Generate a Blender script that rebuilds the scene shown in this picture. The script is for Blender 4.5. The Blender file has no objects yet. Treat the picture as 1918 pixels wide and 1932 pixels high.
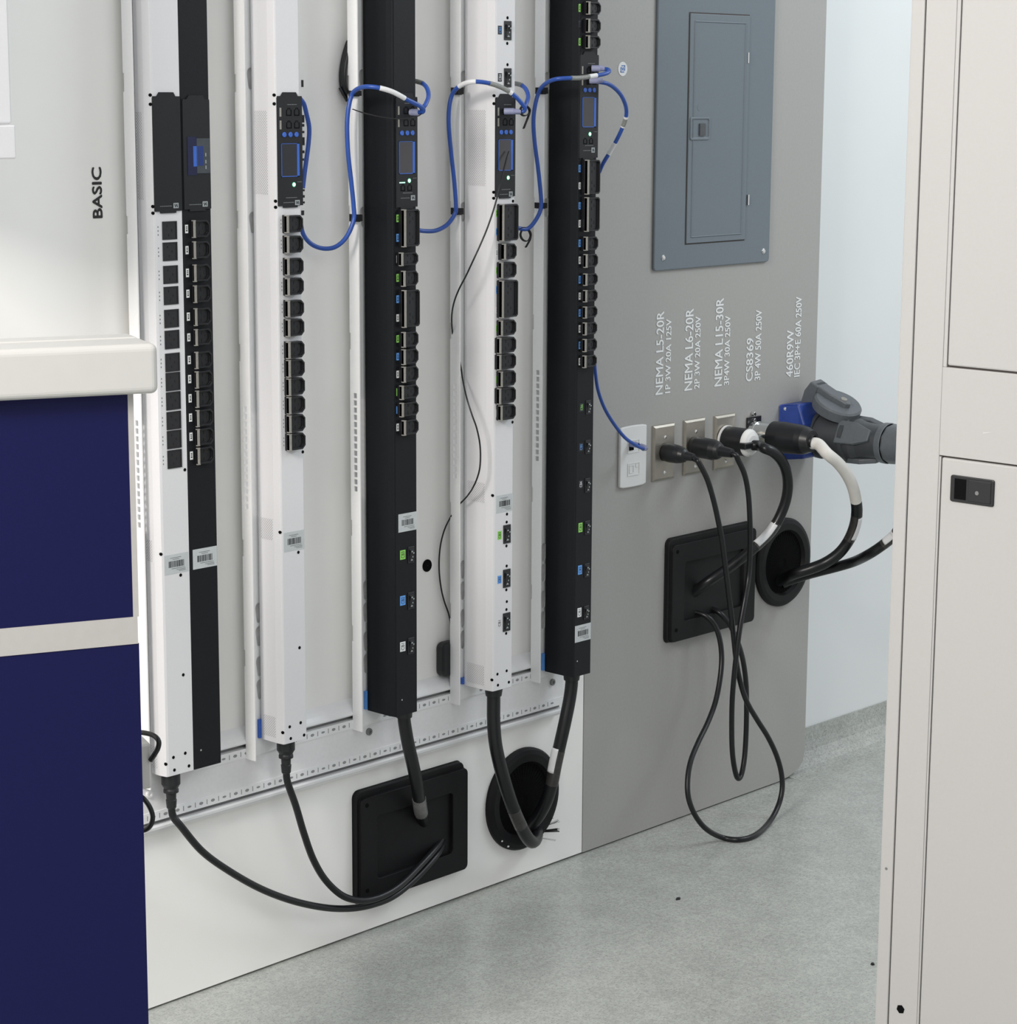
import bpy, bmesh, math, random
from mathutils import Vector, Matrix
random.seed(4)
C = bpy.context.scene.collection
# ------------------------------------------------------------------ camera
W, H = 1918, 1932
FPX, YAW, PITCH, ROLL = 4299.26, 0.823165, 0.182845, -0.004940
CAM = Vector((0.0, -2.866951, 1.508300))
_f = Vector((math.sin(YAW)*math.cos(PITCH), math.cos(YAW)*math.cos(PITCH), -math.sin(PITCH)))
_r0 = Vector((math.cos(YAW), -math.sin(YAW), 0)); _d0 = _f.cross(_r0)
_r = _r0*math.cos(ROLL)+_d0*math.sin(ROLL); _d = -_r0*math.sin(ROLL)+_d0*math.cos(ROLL)
cd = bpy.data.cameras.new('camera'); cam = bpy.data.objects.new('camera', cd); C.objects.link(cam)
cd.sensor_fit = 'HORIZONTAL'; cd.sensor_width = 36; cd.lens = FPX/W*36; cd.clip_start = .05
cam.matrix_world = Matrix(((_r.x, -_d.x, -_f.x, CAM.x), (_r.y, -_d.y, -_f.y, CAM.y), (_r.z, -_d.z, -_f.z, CAM.z), (0, 0, 0, 1)))
sc = bpy.context.scene; sc.camera = cam
# ------------------------------------------------------------------ world, lamps, exposure
w = bpy.data.worlds.new('world'); sc.world = w; w.use_nodes = True
w.node_tree.nodes['Background'].inputs[0].default_value = (.96, .98, 1.0, 1)
w.node_tree.nodes['Background'].inputs[1].default_value = .72
def area(name, loc, target, sx, sy, watt, col):
    l = bpy.data.lights.new(name, 'AREA'); l.shape = 'RECTANGLE'; l.size = sx; l.size_y = sy; l.energy = watt; l.color = col
    o = bpy.data.objects.new(name, l); C.objects.link(o); o.location = loc
    o.rotation_euler = (Vector(target)-Vector(loc)).to_track_quat('-Z', 'Y').to_euler(); return o
area('ceiling_lamp_cool', (5.2, -1.7, 2.75), (3.2, -.1, .9), 1.2, .8, 30, (.84, .94, 1.0))
area('fill_light_front', (1.3, -3.3, 2.7), (2.7, -.2, .3), 2.6, 1.2, 14, (.96, .985, 1.0))  # unseen frontal fill, added to brighten the wall between the channels
area('ceiling_lamp_warm', (-.7, -1.15, 2.75), (2.6, -.05, .6), .9, .9, 112, (1.0, .94, .885))
sc.cycles.diffuse_bounces = 8; sc.cycles.max_bounces = 12
sc.view_settings.view_transform = 'Standard'; sc.view_settings.look = 'None'
sc.view_settings.gamma = 1; sc.view_settings.use_curve_mapping = False; sc.view_settings.exposure = 0.0
# ------------------------------------------------------------------ measuring helpers: photo pixel -> point on a real plane
def ray(px, py):
    return _r*((px-W/2)/FPX)+_d*((py-H/2)/FPX)+_f
def P(px, py, y=0.0):
    q = ray(px, py); return CAM+q*((y-CAM.y)/q.y)
def PX(px, py, x):
    q = ray(px, py); return CAM+q*((x-CAM.x)/q.x)
def PF(px, py, z=0.0):
    q = ray(px, py); return CAM+q*((z-CAM.z)/q.z)
def PN(px, py, p0, n):
    q = ray(px, py); return CAM+q*((p0-CAM).dot(n)/q.dot(n))
# ------------------------------------------------------------------ materials
def mat(name, col, rough=.5, metal=0.0, spec=.5, noise=0.0, nscale=40, bump=0.0, emit=None, alpha=None, coat=0):
    m = bpy.data.materials.new(name); m.use_nodes = True; nt = m.node_tree; b = nt.nodes['Principled BSDF']
    b.inputs['Base Color'].default_value = (*col, 1); b.inputs['Roughness'].default_value = rough
    b.inputs['Metallic'].default_value = metal; b.inputs['Specular IOR Level'].default_value = spec
    if coat: b.inputs['Coat Weight'].default_value = coat
    tc = nt.nodes.new('ShaderNodeTexCoord'); nz = nt.nodes.new('ShaderNodeTexNoise')
    nz.inputs['Scale'].default_value = nscale; nz.inputs['Detail'].default_value = 4
    nt.links.new(tc.outputs['Object'], nz.inputs['Vector'])
    rp = nt.nodes.new('ShaderNodeValToRGB'); k = max(noise, .01)
    rp.color_ramp.elements[0].position = .3; rp.color_ramp.elements[1].position = .7
    rp.color_ramp.elements[0].color = (*[c*(1-k) for c in col], 1); rp.color_ramp.elements[1].color = (*[min(1, c*(1+k)) for c in col], 1)
    nt.links.new(nz.outputs['Fac'], rp.inputs['Fac']); nt.links.new(rp.outputs['Color'], b.inputs['Base Color'])
    if bump:
        bp = nt.nodes.new('ShaderNodeBump'); bp.inputs['Strength'].default_value = bump; bp.inputs['Distance'].default_value = .002
        nt.links.new(nz.outputs['Fac'], bp.inputs['Height']); nt.links.new(bp.outputs['Normal'], b.inputs['Normal'])
    if emit:
        b.inputs['Emission Color'].default_value = (*emit[:3], 1); b.inputs['Emission Strength'].default_value = emit[3]
    if alpha is not None:
        b.inputs['Alpha'].default_value = alpha
    return m
M = dict(
    wall=mat('white_board', (.90, .89, .865), .42, noise=.015, nscale=6, bump=.02),
    back=mat('white_wall_paint', (.76, .78, .78), .6, noise=.012, nscale=5, bump=.05),
    grey=mat('grey_board', (.37, .365, .35), .5, noise=.03, nscale=160, bump=.03),
    seam=mat('board_edge_brown', (.22, .15, .09), .8, noise=.2, nscale=90),
    white=mat('white_powder_coat', (.68, .68, .695), .45, noise=.012, nscale=300, bump=.04),
    channel=mat('white_channel_paint', (.88, .88, .88), .45, noise=.012, nscale=200, bump=.03),
    holeshade=mat('keyhole_shade_grey', (.72, .72, .71), .5, metal=.1, noise=.1, nscale=60),  # grey that stands in for shade behind the keyholes
    rail=mat('white_rail_paint', (.82, .82, .83), .35, noise=.012, nscale=100),
    railgrey=mat('rail_plate_paint', (.80, .79, .80), .45, noise=.02, nscale=150),
    slot=mat('rail_slot_metal', (.20, .20, .20), .4, metal=.3, noise=.1, nscale=30),
    mark=mat('rail_mark', (.28, .28, .29), .6),
    black=mat('black_powder_coat', (.006, .007, .009), .48, spec=.25, noise=.15, nscale=400, bump=.05),
    plastic=mat('black_plastic', (.009, .010, .012), .38, noise=.1, nscale=200),
    outlet=mat('black_outlet_plastic', (.007, .0075, .009), .35, noise=.1, nscale=200),
    flat=mat('black_outlet_face', (.012, .012, .014), .5, noise=.1, nscale=200),
    hole=mat('dark_hole', (.0025, .0025, .003), .8, spec=.1),
    module=mat('display_housing', (.0125, .0135, .0155), .5, spec=.3, noise=.1, nscale=300),
    bar=mat('release_bar', (.27, .26, .235), .4, noise=.1, nscale=200),
    screen=mat('display_glass_sheen', (.050, .048, .054), .18, noise=.05, nscale=30),  # paler base colour stands in for reflections on the glass
    screend=mat('display_glass_dark', (.014, .015, .019), .2, noise=.05, nscale=30),
    blue=mat('blue_plastic', (.035, .12, .50), .35, noise=.05, nscale=100),
    lcd=mat('lcd_blue', (.012, .035, .17), .3, noise=.1, nscale=100),
    lcdgrey=mat('lcd_grey', (.045, .055, .065), .4, noise=.1, nscale=100),
    lcddark=mat('lcd_navy', (.006, .008, .045), .35, noise=.1, nscale=100),
    ledglow=mat('green_glow_ring', (.02, .22, .09), .4),  # painted glow around the status lamp
    led=mat('green_lamp', (.3, 1, .6), .3, emit=(.45, 1, .72, 1.6)),
    print=mat('grey_print', (.16, .17, .17), .6, noise=.1, nscale=200),
    logo=mat('logo_grey', (.32, .35, .36), .5, noise=.05, nscale=200),
    label=mat('silver_label', (.50, .53, .54), .4, noise=.03, nscale=100),
    ink=mat('black_ink', (.02, .02, .022), .6),
    gchip=mat('green_chip', (.26, .62, .12), .5, noise=.05, nscale=200),
    bchip=mat('blue_chip', (.12, .34, .78), .5, noise=.05, nscale=200),
    wchip=mat('white_chip', (.75, .77, .77), .5, noise=.03, nscale=200),
    kchip=mat('black_chip', (.02, .021, .03), .5, noise=.05, nscale=200),
    steel=mat('brushed_steel', (.42, .39, .34), .36, metal=.85, noise=.06, nscale=60),
    chrome=mat('chrome', (.75, .76, .76), .14, metal=1.0, noise=.03, nscale=40),
    panel=mat('panel_grey_enamel', (.145, .175, .20), .38, noise=.03, nscale=260, bump=.02),
    panelk=mat('panel_latch_dark', (.07, .075, .08), .45, noise=.05, nscale=100),
    cat=mat('blue_cable_jacket', (.018, .070, .33), .38, noise=.06, nscale=60),
    clear=mat('clear_plug', (.32, .34, .50), .2, noise=.05, nscale=60, alpha=.75),
    tape=mat('white_tape', (.70, .71, .72), .4, noise=.03, nscale=90),
    tapeg=mat('printed_tape', (.22, .23, .22), .5, noise=.25, nscale=500),
    velcro=mat('hook_tie_black', (.010, .010, .012), .85, noise=.2, nscale=600, bump=.2),
    rubber=mat('black_cable_jacket', (.0075, .0082, .0095), .34, spec=.4, noise=.1, nscale=80),
    sleeve=mat('white_heat_sleeve', (.72, .70, .66), .5, noise=.03, nscale=60, bump=.05),
    clearband=mat('clear_label_band', (.035, .034, .032), .15, noise=.2, nscale=90),
    ferrule=mat('silver_tape', (.17, .17, .165), .3, noise=.2, nscale=90),
    grom=mat('grommet_black', (.0055, .0055, .0065), .55, spec=.25, noise=.15, nscale=90, bump=.05),
    gromi=mat('grommet_inside', (.003, .003, .0035), .8, spec=.1, noise=.2, nscale=200),
    gromr=mat('grommet_charcoal', (.009, .0095, .010), .55, spec=.25, noise=.12, nscale=90, bump=.05),
    ivory=mat('white_outlet_plastic', (.74, .74, .73), .35, noise=.01, nscale=50),
    pinblue=mat('socket_blue', (.018, .05, .26), .4, noise=.1, nscale=120, bump=.1),
    pingrey=mat('connector_grey', (.105, .118, .130), .45, noise=.06, nscale=150, bump=.05),
    pindark=mat('connector_dark', (.050, .056, .062), .45, noise=.06, nscale=150),
    navy=mat('navy_panel', (.0045, .0055, .054), .5, spec=.2, noise=.06, nscale=300, bump=.04),
    cream=mat('cream_counter', (.53, .525, .505), .35, noise=.01, nscale=40),
    band=mat('grey_white_band', (.44, .425, .41), .45, noise=.02, nscale=80),
    cab=mat('cabinet_offwhite', (.435, .428, .422), .42, noise=.01, nscale=200, bump=.02),
    gap=mat('cabinet_gap', (.05, .04, .035), .7),
    paint=mat('white_lettering', (.80, .82, .82), .5),
    logoblue=mat('sticker_blue', (.04, .16, .48), .5),
)
def vent_mat(name, base, dot):
    m = mat(name, base, .5); nt = m.node_tree; b = nt.nodes['Principled BSDF']
    tc = nt.nodes.new('ShaderNodeTexCoord'); sp = nt.nodes.new('ShaderNodeSeparateXYZ'); nt.links.new(tc.outputs['Object'], sp.inputs[0])
    def mth(op, a, v):
        n = nt.nodes.new('ShaderNodeMath'); n.operation = op; nt.links.new(a, n.inputs[0])
        if isinstance(v, float): n.inputs[1].default_value = v
        elif v is not None: nt.links.new(v, n.inputs[1])
        return n.outputs[0]
    k = 2*math.pi/.0046
    sy = mth('SINE', mth('MULTIPLY', sp.outputs['Y'], k), None); sz = mth('SINE', mth('MULTIPLY', sp.outputs['Z'], k), None)
    g = mth('GREATER_THAN', mth('MULTIPLY', sy, sz), .25)
    mx = nt.nodes.new('ShaderNodeMixRGB'); mx.inputs[1].default_value = (*base, 1); mx.inputs[2].default_value = (*dot, 1)
    nt.links.new(g, mx.inputs[0]); nt.links.new(mx.outputs[0], b.inputs['Base Color']); return m
M['vent'] = vent_mat('perforated_white', (.68, .68, .695), (.33, .32, .33))
def floor_mat():
    m = bpy.data.materials.new('speckled_vinyl'); m.use_nodes = True; nt = m.node_tree; b = nt.nodes['Principled BSDF']
    tc = nt.nodes.new('ShaderNodeTexCoord')
    def nz(scale, det=5, rough=.6):
        n = nt.nodes.new('ShaderNodeTexNoise'); n.inputs['Scale'].default_value = scale; n.inputs['Detail'].default_value = det
        n.inputs['Roughness'].default_value = rough; nt.links.new(tc.outputs['Object'], n.inputs['Vector']); return n
    def ramp(n, a, b_, ca, cb):
        r = nt.nodes.new('ShaderNodeValToRGB'); r.color_ramp.elements[0].position = a; r.color_ramp.elements[1].position = b_
        r.color_ramp.elements[0].color = (*ca, 1); r.color_ramp.elements[1].color = (*cb, 1); nt.links.new(n.outputs['Fac'], r.inputs['Fac']); return r
    r1 = ramp(nz(150, 6, .7), .36, .66, (.345, .36, .342), (.485, .50, .475)); r2 = ramp(nz(14, 3), .3, .7, (.90, .90, .89), (1.05, 1.05, 1.04))
    r3 = ramp(nz(300, 2), .30, .40, (.55, .55, .54), (1, 1, 1))
    def mul(a, c):
        x = nt.nodes.new('ShaderNodeMixRGB'); x.blend_type = 'MULTIPLY'; x.inputs[0].default_value = 1
        nt.links.new(a.outputs[0], x.inputs[1]); nt.links.new(c.outputs[0], x.inputs[2]); return x
    o = mul(mul(r1, r2), r3); nt.links.new(o.outputs[0], b.inputs['Base Color'])
    b.inputs['Roughness'].default_value = .27; b.inputs['Specular IOR Level'].default_value = .5
    bp = nt.nodes.new('ShaderNodeBump'); bp.inputs['Strength'].default_value = .04; bp.inputs['Distance'].default_value = .002
    n5 = nz(40, 3); nt.links.new(n5.outputs['Fac'], bp.inputs['Height']); nt.links.new(bp.outputs['Normal'], b.inputs['Normal'])
    return m
M['floor'] = floor_mat()
# ------------------------------------------------------------------ mesh helpers
class MB:
    def __init__(s): s.v = []; s.f = []; s.sm = []
    def add(s, vs, fs, smooth=False):
        n = len(s.v); s.v += [Vector(v) for v in vs]
        for f in fs: s.f.append([n+i for i in f]); s.sm.append(smooth)
        return s
    def box(s, a, b):
        x0, x1 = sorted((a[0], b[0])); y0, y1 = sorted((a[1], b[1])); z0, z1 = sorted((a[2], b[2]))
        vs = [(x, y, z) for x in (x0, x1) for y in (y0, y1) for z in (z0, z1)]
        return s.add(vs, [(0, 1, 3, 2), (4, 6, 7, 5), (0, 4, 5, 1), (2, 3, 7, 6), (0, 2, 6, 4), (1, 5, 7, 3)])
    def prism(s, pts, d):                                     # planar polygon pts (3D) extruded by vector d
        d = Vector(d); n = len(pts); vs = [Vector(p) for p in pts]+[Vector(p)+d for p in pts]
        fs = [tuple(range(n-1, -1, -1)), tuple(range(n, 2*n))]+[(i, (i+1) % n, n+(i+1) % n, n+i) for i in range(n)]
        return s.add(vs, fs)
    def cup(s, poly, y0, y1, inset, dep):                     # xz polygon; back at y0, rim at y1, hollowed
        cx = sum(p[0] for p in poly)/len(poly); cz = sum(p[1] for p in poly)/len(poly); n = len(poly)
        w_ = max(p[0] for p in poly)-min(p[0] for p in poly); h_ = max(p[1] for p in poly)-min(p[1] for p in poly)
        inn = [(cx+(p[0]-cx)*(1-2*inset/w_), cz+(p[1]-cz)*(1-2*inset/h_)) for p in poly]
        vs = [(p[0], y0, p[1]) for p in poly]+[(p[0], y1, p[1]) for p in poly]+[(p[0], y1, p[1]) for p in inn]+[(p[0], y1+dep, p[1]) for p in inn]
        fs = [tuple(range(n)), tuple(range(3*n, 4*n))]
        for k in range(3): fs += [(k*n+i, k*n+(i+1) % n, (k+1)*n+(i+1) % n, (k+1)*n+i) for i in range(n)]
        return s.add(vs, fs)
    def lathe(s, o, ax, prof, seg=28):                        # prof: (t along axis, radius) ; sharp between segments
        o = Vector(o); ax = Vector(ax).normalized(); u = ax.orthogonal().normalized(); v = ax.cross(u)
        for (t0, r0), (t1, r1) in zip(prof[:-1], prof[1:]):
            vs = []
            for t, r in ((t0, r0), (t1, r1)):
                vs += [o+ax*t+(u*math.cos(2*math.pi*i/seg)+v*math.sin(2*math.pi*i/seg))*r for i in range(seg)]
            s.add(vs, [(i, (i+1) % seg, seg+(i+1) % seg, seg+i) for i in range(seg)], True)
        return s
    def cyl(s, o, ax, L, r, seg=24): return s.lathe(o, ax, [(0, 0.0001), (0, r), (L, r), (L, 0.0001)], seg)
    def tube(s, pts, r, seg=14, caps=True, flat=None):
        pts = [Vector(p) for p in pts]; n = len(pts); rr = r if isinstance(r, (list, tuple)) else [r]*n
        up = None; rings = []
        for i, p in enumerate(pts):
            t = (pts[min(i+1, n-1)]-pts[max(i-1, 0)]).normalized()
            if up is None: up = t.orthogonal().normalized()
            up = (up-t*up.dot(t)).normalized(); b = t.cross(up)
            rings.append([p+(up*math.cos(2*math.pi*k/seg)+b*math.sin(2*math.pi*k/seg)*(flat or 1))*rr[i] for k in range(seg)])
        vs = [q for R in rings for q in R]
        fs = [(i*seg+k, i*seg+(k+1) % seg, (i+1)*seg+(k+1) % seg, (i+1)*seg+k) for i in range(n-1) for k in range(seg)]
        s.add(vs, fs, True)
        if caps: s.add(rings[0], [tuple(range(seg-1, -1, -1))]); s.add(rings[-1], [tuple(range(seg))])
        return s
    def build(s, name, m, parent=None, loc=None, bevel=0, bseg=2):
        if loc is None: loc = parent['_o'] if parent is not None else None
        if loc is None:
            lo = Vector([min(v[i] for v in s.v) for i in range(3)]); hi = Vector([max(v[i] for v in s.v) for i in range(3)])
            loc = ((lo.x+hi.x)/2, (lo.y+hi.y)/2, lo.z)
        L = Vector(loc); me = bpy.data.meshes.new(name); me.from_pydata([tuple(v-L) for v in s.v], [], s.f)
        me.polygons.foreach_set('use_smooth', s.sm); me.materials.append(m if not isinstance(m, str) else M[m])
        me.update(); o = bpy.data.objects.new(name, me); C.objects.link(o)
        if parent is not None: o.parent = parent
        else: o.location = L
        o['_o'] = list(L)
        if bevel:
            b = o.modifiers.new('bevel', 'BEVEL'); b.width = bevel; b.segments = bseg; b.limit_method = 'ANGLE'; b.angle_limit = math.radians(40); b.harden_normals = False
        return o
def tag(o, label=None, cat=None, group=None, kind=None):
    if label: o['label'] = label
    if cat: o['category'] = cat
    if group: o['group'] = group
    if kind: o['kind'] = kind
    return o
def thing(name, loc, label, cat, group=None):
    o = bpy.data.objects.new(name, None); o.empty_display_size = .02; C.objects.link(o); o.location = loc; o['_o'] = list(loc)
    return tag(o, label, cat, group)
def smooth_path(pts, k=10):
    pts = [Vector(p) for p in pts]; out = []
    q = [pts[0]*2-pts[1]]+pts+[pts[-1]*2-pts[-2]]
    for i in range(1, len(q)-2):
        a, b, c, d = q[i-1:i+3]
        for j in range(k):
            t = j/k; out.append(.5*((2*b)+(-a+c)*t+(2*a-5*b+4*c-d)*t*t+(-a+3*b-3*c+d)*t**3))
    return out+[pts[-1]]
def sub_path(path, a, b):
    n = len(path)-1; return path[int(a*n):int(b*n)+1]
def rrect(x0, x1, z0, z1, r, k=4):
    out = []
    for cx, cz, a0 in ((x1-r, z1-r, 0), (x0+r, z1-r, 90), (x0+r, z0+r, 180), (x1-r, z0+r, 270)):
        for i in range(k+1):
            a = math.radians(a0+90*i/k); out.append((cx+r*math.cos(a), cz+r*math.sin(a)))
    return out
def text_mesh(body, x0, x1, z0, z1, y, depth=.0006, bold=0.0):
    """lettering turned a quarter: reads upwards, letter tops to -x; fitted to x0..x1 (cap height) and z0..z1 (length)"""
    cu = bpy.data.curves.new('t', 'FONT'); cu.body = body; cu.size = 1; cu.offset = bold; cu.resolution_u = 3
    ob = bpy.data.objects.new('t', cu); C.objects.link(ob); bpy.context.view_layer.update()
    me = bpy.data.meshes.new_from_object(ob.evaluated_get(bpy.context.evaluated_depsgraph_get()))
    xs = [v.co.x for v in me.vertices]; ys = [v.co.y for v in me.vertices]; a, b, c, d = min(xs), max(xs), min(ys), max(ys)
    mb = MB(); vs = [(x1-(v.co.y-c)/(d-c)*(x1-x0), y-depth, z0+(v.co.x-a)/(b-a)*(z1-z0)) for v in me.vertices]
    mb.add(vs, [tuple(p.vertices) for p in me.polygons])
    bpy.data.objects.remove(ob); bpy.data.curves.remove(cu); bpy.data.meshes.remove(me); return mb
# ------------------------------------------------------------------ structure
def struct(name, mb, m, parent=None, **k):
    o = mb.build(name, m, parent, **k)
    if parent is None: o['kind'] = 'structure'
    return o
XS = P(1097.5, 1611).x; XE = 4.074                              # seam between the boards, right end of the grey board
struct('floor', MB().box((-3, -6, -.05), (8, .12, 0)), 'floor')
struct('wall_back', MB().box((-3, .05, 0), (8, .15, 3.0)), 'back')
struct('wall_left', MB().box((-1.5, 0, .004), (XS-.0012, .05, 3.0)), 'wall')
zr = .045                                                       # grey board: its lower right corner is rounded off over the floor cove
pts = [(XS+.0012, 0, .003), (XE-.10, 0, .003), (XE-.06, 0, .006), (XE-.022, 0, .016), (XE-.006, 0, .030), (XE, 0, .05), (XE, 0, 3.0), (XS+.0012, 0, 3.0)]
struct('wall_right', MB().prism(pts, (0, .05, 0)), 'grey')
struct('trim_1', MB().box((XS-.0010, .003, .004), (XS+.0010, .04, 3.0)), 'seam')
# coved base of the back wall, same vinyl as the floor
prof = [(.049, .083), (.046, .083), (.045, .05), (.041, .03), (.031, .014), (.015, .004), (-.01, .0006), (-.03, .0002), (-.03, -.001), (.049, -.001)]
struct('baseboard_back', MB().prism([(XE-.05, y, z) for y, z in prof], (3.9, 0, 0)), 'floor')
# ------------------------------------------------------------------ wall lettering
def lettering(name, lines, y, m, label, bold=.0004, group=None):
    mbs = MB()
    for body, xa, xb, ya, yb in lines:                            # pixel box: left/right at mid height, bottom/top
        ym = (ya+yb)/2; xm = (xa+xb)/2
        t = text_mesh(body, P(xa, ym, y).x, P(xb-1.4, ym, y).x, P(xm, ya, y).z, P(xm, yb, y).z, y)
        for dx, dz in ((0, 0), (bold, 0), (0, bold), (-bold, 0), (0, -bold)):
            mbs.add([v+Vector((dx, -.00002*len(mbs.f)/max(1, len(t.f)), dz)) for v in t.v], t.f)
    return tag(mbs.build(name, m), label, 'lettering', group)
lettering('wall_lettering', [('BASIC', 174, 193, 411, 316)], -.0002, 'ink', 'black word BASIC reading upwards on the white wall', bold=.0007)
G = 'white outlet captions on the grey board'
lettering('wall_lettering', [('NEMA L5-20R', 1237, 1252, 744, 588), ('1P 3W 20A 125V', 1255, 1266, 741, 602)], -.0002, 'paint', 'white caption NEMA L5-20R above the first steel plate', group=G)
lettering('wall_lettering', [('NEMA L6-20R', 1291.5, 1307.5, 736, 583), ('2P 3W 20A 250V', 1310, 1321, 733, 597)], -.0002, 'paint', 'white caption NEMA L6-20R above the second steel plate', group=G)
lettering('wall_lettering', [('NEMA L15-30R', 1348.5, 1364, 728, 563), ('3P4W 30A 250V', 1366, 1377, 726, 596)], -.0002, 'paint', 'white caption NEMA L15-30R above the third steel plate', group=G)
lettering('wall_lettering', [('CS8369', 1407, 1421, 719, 638), ('3P 4W 50A 250V', 1424, 1436, 717, 585)], -.0002, 'paint', 'white caption CS8369 above the square black socket', group=G)
lettering('wall_lettering', [('460R9W', 1483, 1497, 711, 623), ('IEC 3P+E 60A 250V', 1499, 1511, 710, 560)], -.0002, 'paint', 'white caption 460R9W above the blue pin socket', group=G)
hw = thing('wall_lettering', tuple(P(571, 406)), 'slivers of a black word mostly hidden behind the blank-bottomed white power strip', 'lettering')   # only its letter feet show
for xa, xb, ya, yb in ((568, 571.8, 151, 164), (568, 573.3, 217, 231), (568, 573.3, 234, 239), (568, 573.5, 247, 251), (568, 573.9, 259, 274), (568, 573.8, 284, 289), (568, 574, 299, 303), (568, 574.2, 357, 361), (568, 574.2, 368, 373), (568, 574.3, 380, 384), (568, 573, 397, 406)):
    a, b = P(xa, yb), P(xb, ya); MB().box((a.x, -.0008, a.z), (b.x, -.0002, b.z)).build('letter', 'ink', hw)
# ------------------------------------------------------------------ lower mounting rail
YR = -.02
rx0, rx1 = 1.75, P(1062, 1325, YR).x
rail = thing('mounting_rail', ((rx0+rx1)/2, 0, .31), 'long white slotted rail running low along the white wall', 'rail')
MB().box((rx0, -.0005, .333), (rx1, YR+.006, .413)).build('rail_base', 'rail', rail)
def strip(z0, z1):
    o = MB().box((rx0, -.002, z0), (rx1, YR, z1)).build('slotted_strip', 'rail', rail)
    mk = MB(); x = rx0+.01; k = 0
    while x < rx1-.02:
        zc = (z0+z1)/2
        mk.box((x-.0007, YR-.0003, zc-.0042), (x+.0007, YR+.0002, zc+.0042))
        r = .0026 if k % 3 else .0018
        mk.prism([(x+.0125+4.2*.001*math.cos(a), YR-.0003, zc+r*math.sin(a)) for a in [math.radians(i*30) for i in range(12)]], (0, .0005, 0))
        x += .025; k += 1
    mk.build('slot_mark', 'mark', o)
strip(.3975, .4135); strip(.332, .348)
MB().box((rx0, -.001, .348), (rx1, YR+.0015, .3975)).build('centre_plate', 'railgrey', rail)
for z0, z1 in ((.4135, .4215), (.324, .332)):
    MB().box((rx0, -.001, z0), (rx1, YR+.010, z1)).build('slot_track', 'slot', rail)
up = [(0, .4215), (YR, .4215), (YR-.001, .424), (YR+.001, .428), (YR+.006, .434), (YR+.012, .440), (0, .447)]
MB().prism([(rx0, y, z) for y, z in up], (rx1-rx0, 0, 0)).build('rail_lip', 'rail', rail)
dn = [(0, .324), (YR, .324), (YR-.001, .321), (YR, .3165), (YR+.006, .3155), (YR+.006, .3105), (YR+.011, .3095), (0, .3095)]
MB().prism([(rx0, y, z) for y, z in dn], (rx1-rx0, 0, 0)).build('rail_lip', 'rail', rail)
for px, py in ((282, 1498), (696, 1380.5), (1042, 1287)):
    p = P(px, py, YR); MB().lathe((p.x, YR+.002, p.z), (0, -1, 0), [(0, .0065), (.004, .0065), (.0045, .0055), (.0045, .003), (.003, .003), (.003, 0.0002)]).build('bolt', 'slot' if px > 300 else 'railgrey', rail)
# ------------------------------------------------------------------ vertical channels (real slots cut with booleans, applied)
def cut(o, cutter):
    c = cutter.build('cutter', 'hole', loc=(0, 0, 0)); bm = bmesh.new(); bm.from_mesh(c.data); bmesh.ops.recalc_face_normals(bm, faces=bm.faces); bm.to_mesh(c.data); bm.free(); bm = bmesh.new(); bm.from_mesh(o.data); bmesh.ops.recalc_face_normals(bm, faces=bm.faces); bm.to_mesh(o.data); bm.free(); md = o.modifiers.new('b', 'BOOLEAN'); md.object = c; md.operation = 'DIFFERENCE'; md.solver = 'EXACT'
    bpy.context.view_layer.update(); me = bpy.data.meshes.new_from_object(o.evaluated_get(bpy.context.evaluated_depsgraph_get()))
    old = o.data; o.modifiers.clear(); o.data = me; me.name = old.name; bpy.data.meshes.remove(old); cm = c.data; bpy.data.objects.remove(c); bpy.data.meshes.remove(cm)
YC = -.0235; YFL = -.0437                                         # back plate / front edge of flange
zk = [P(467, a, YC).z for a in (149, 421)]; zlow = [P(485, a, YC).z for a in (1158, 1202, 1259, 1303)]
zn = [P(450, a, YR).z for a in (157, 414, 665, 1035, 1244)]
chX = [2.1985, 2.4212, 2.6685, 2.9145, 3.1352]
names = ['white channel behind the close pair of white and black power strips', 'white channel behind the second white power strip', 'white channel behind the first black power strip with perforated flange',
         'white channel behind the third white power strip with a black wire', 'white channel behind the black power strip beside the grey board']
for i, x in enumerate(chX):
    ch = thing('mounting_channel', (x, YR, .396), names[i], 'channel', 'vertical white mounting channels')
    mb = MB().prism([(x, YR, .396), (x, YFL, .396), (x+.0022, YFL, .396), (x+.0022, YR-.0022, .396), (x+.07, YR-.0022, .4), (x+.07, YR, .4)], (0, 0, 1.6))
    pl = mb.build('channel_body', 'channel', ch)
    MB().box((x+.018, YR+.006, .40), (x+.052, YR+.0035, 1.99)).build('keyhole_shade_strip', 'holeshade', ch)  # strip added so the keyholes show a painted grey shade
    cb = MB()
    for zc in zk+zlow:                                            # keyholes in the back plate, just beside the flange
        big = zc in zk or i == 1
        q = []
        kx = x+.032
        for a in range(0, 181, 20): q.append((kx+(.0085 if big else .007)*math.cos(math.radians(a)), -.05+.025, zc+.009+.009*math.sin(math.radians(a))))
        for a in range(180, 361, 20): q.append((kx+.0055*math.cos(math.radians(a)), -.05+.025, zc-.011+.006*math.sin(math.radians(a))))
        cb.prism(q, (0, .02, 0))
    cut(pl, cb)
    cb = MB()
    for zc in zn: cb.box((x-.01, YR+.01, zc-.014), (x+.0018, YR-.0045, zc+.014))
    k0, kn = {0: (798, 14), 1: (772, 13), 2: (746, 14), 3: (729, 13), 4: (702, 14)}[i][0], 14
    zt = P([257, 455, 671, 858, 1017][i], k0, -.03).z
    for k in range(kn): 
        z = zt-k*.0125
        cb.box((x-.01, YR-.0085, z-.0045), (x+.01, YR-.0165, z+.0045))
    cut(pl, cb)
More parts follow.
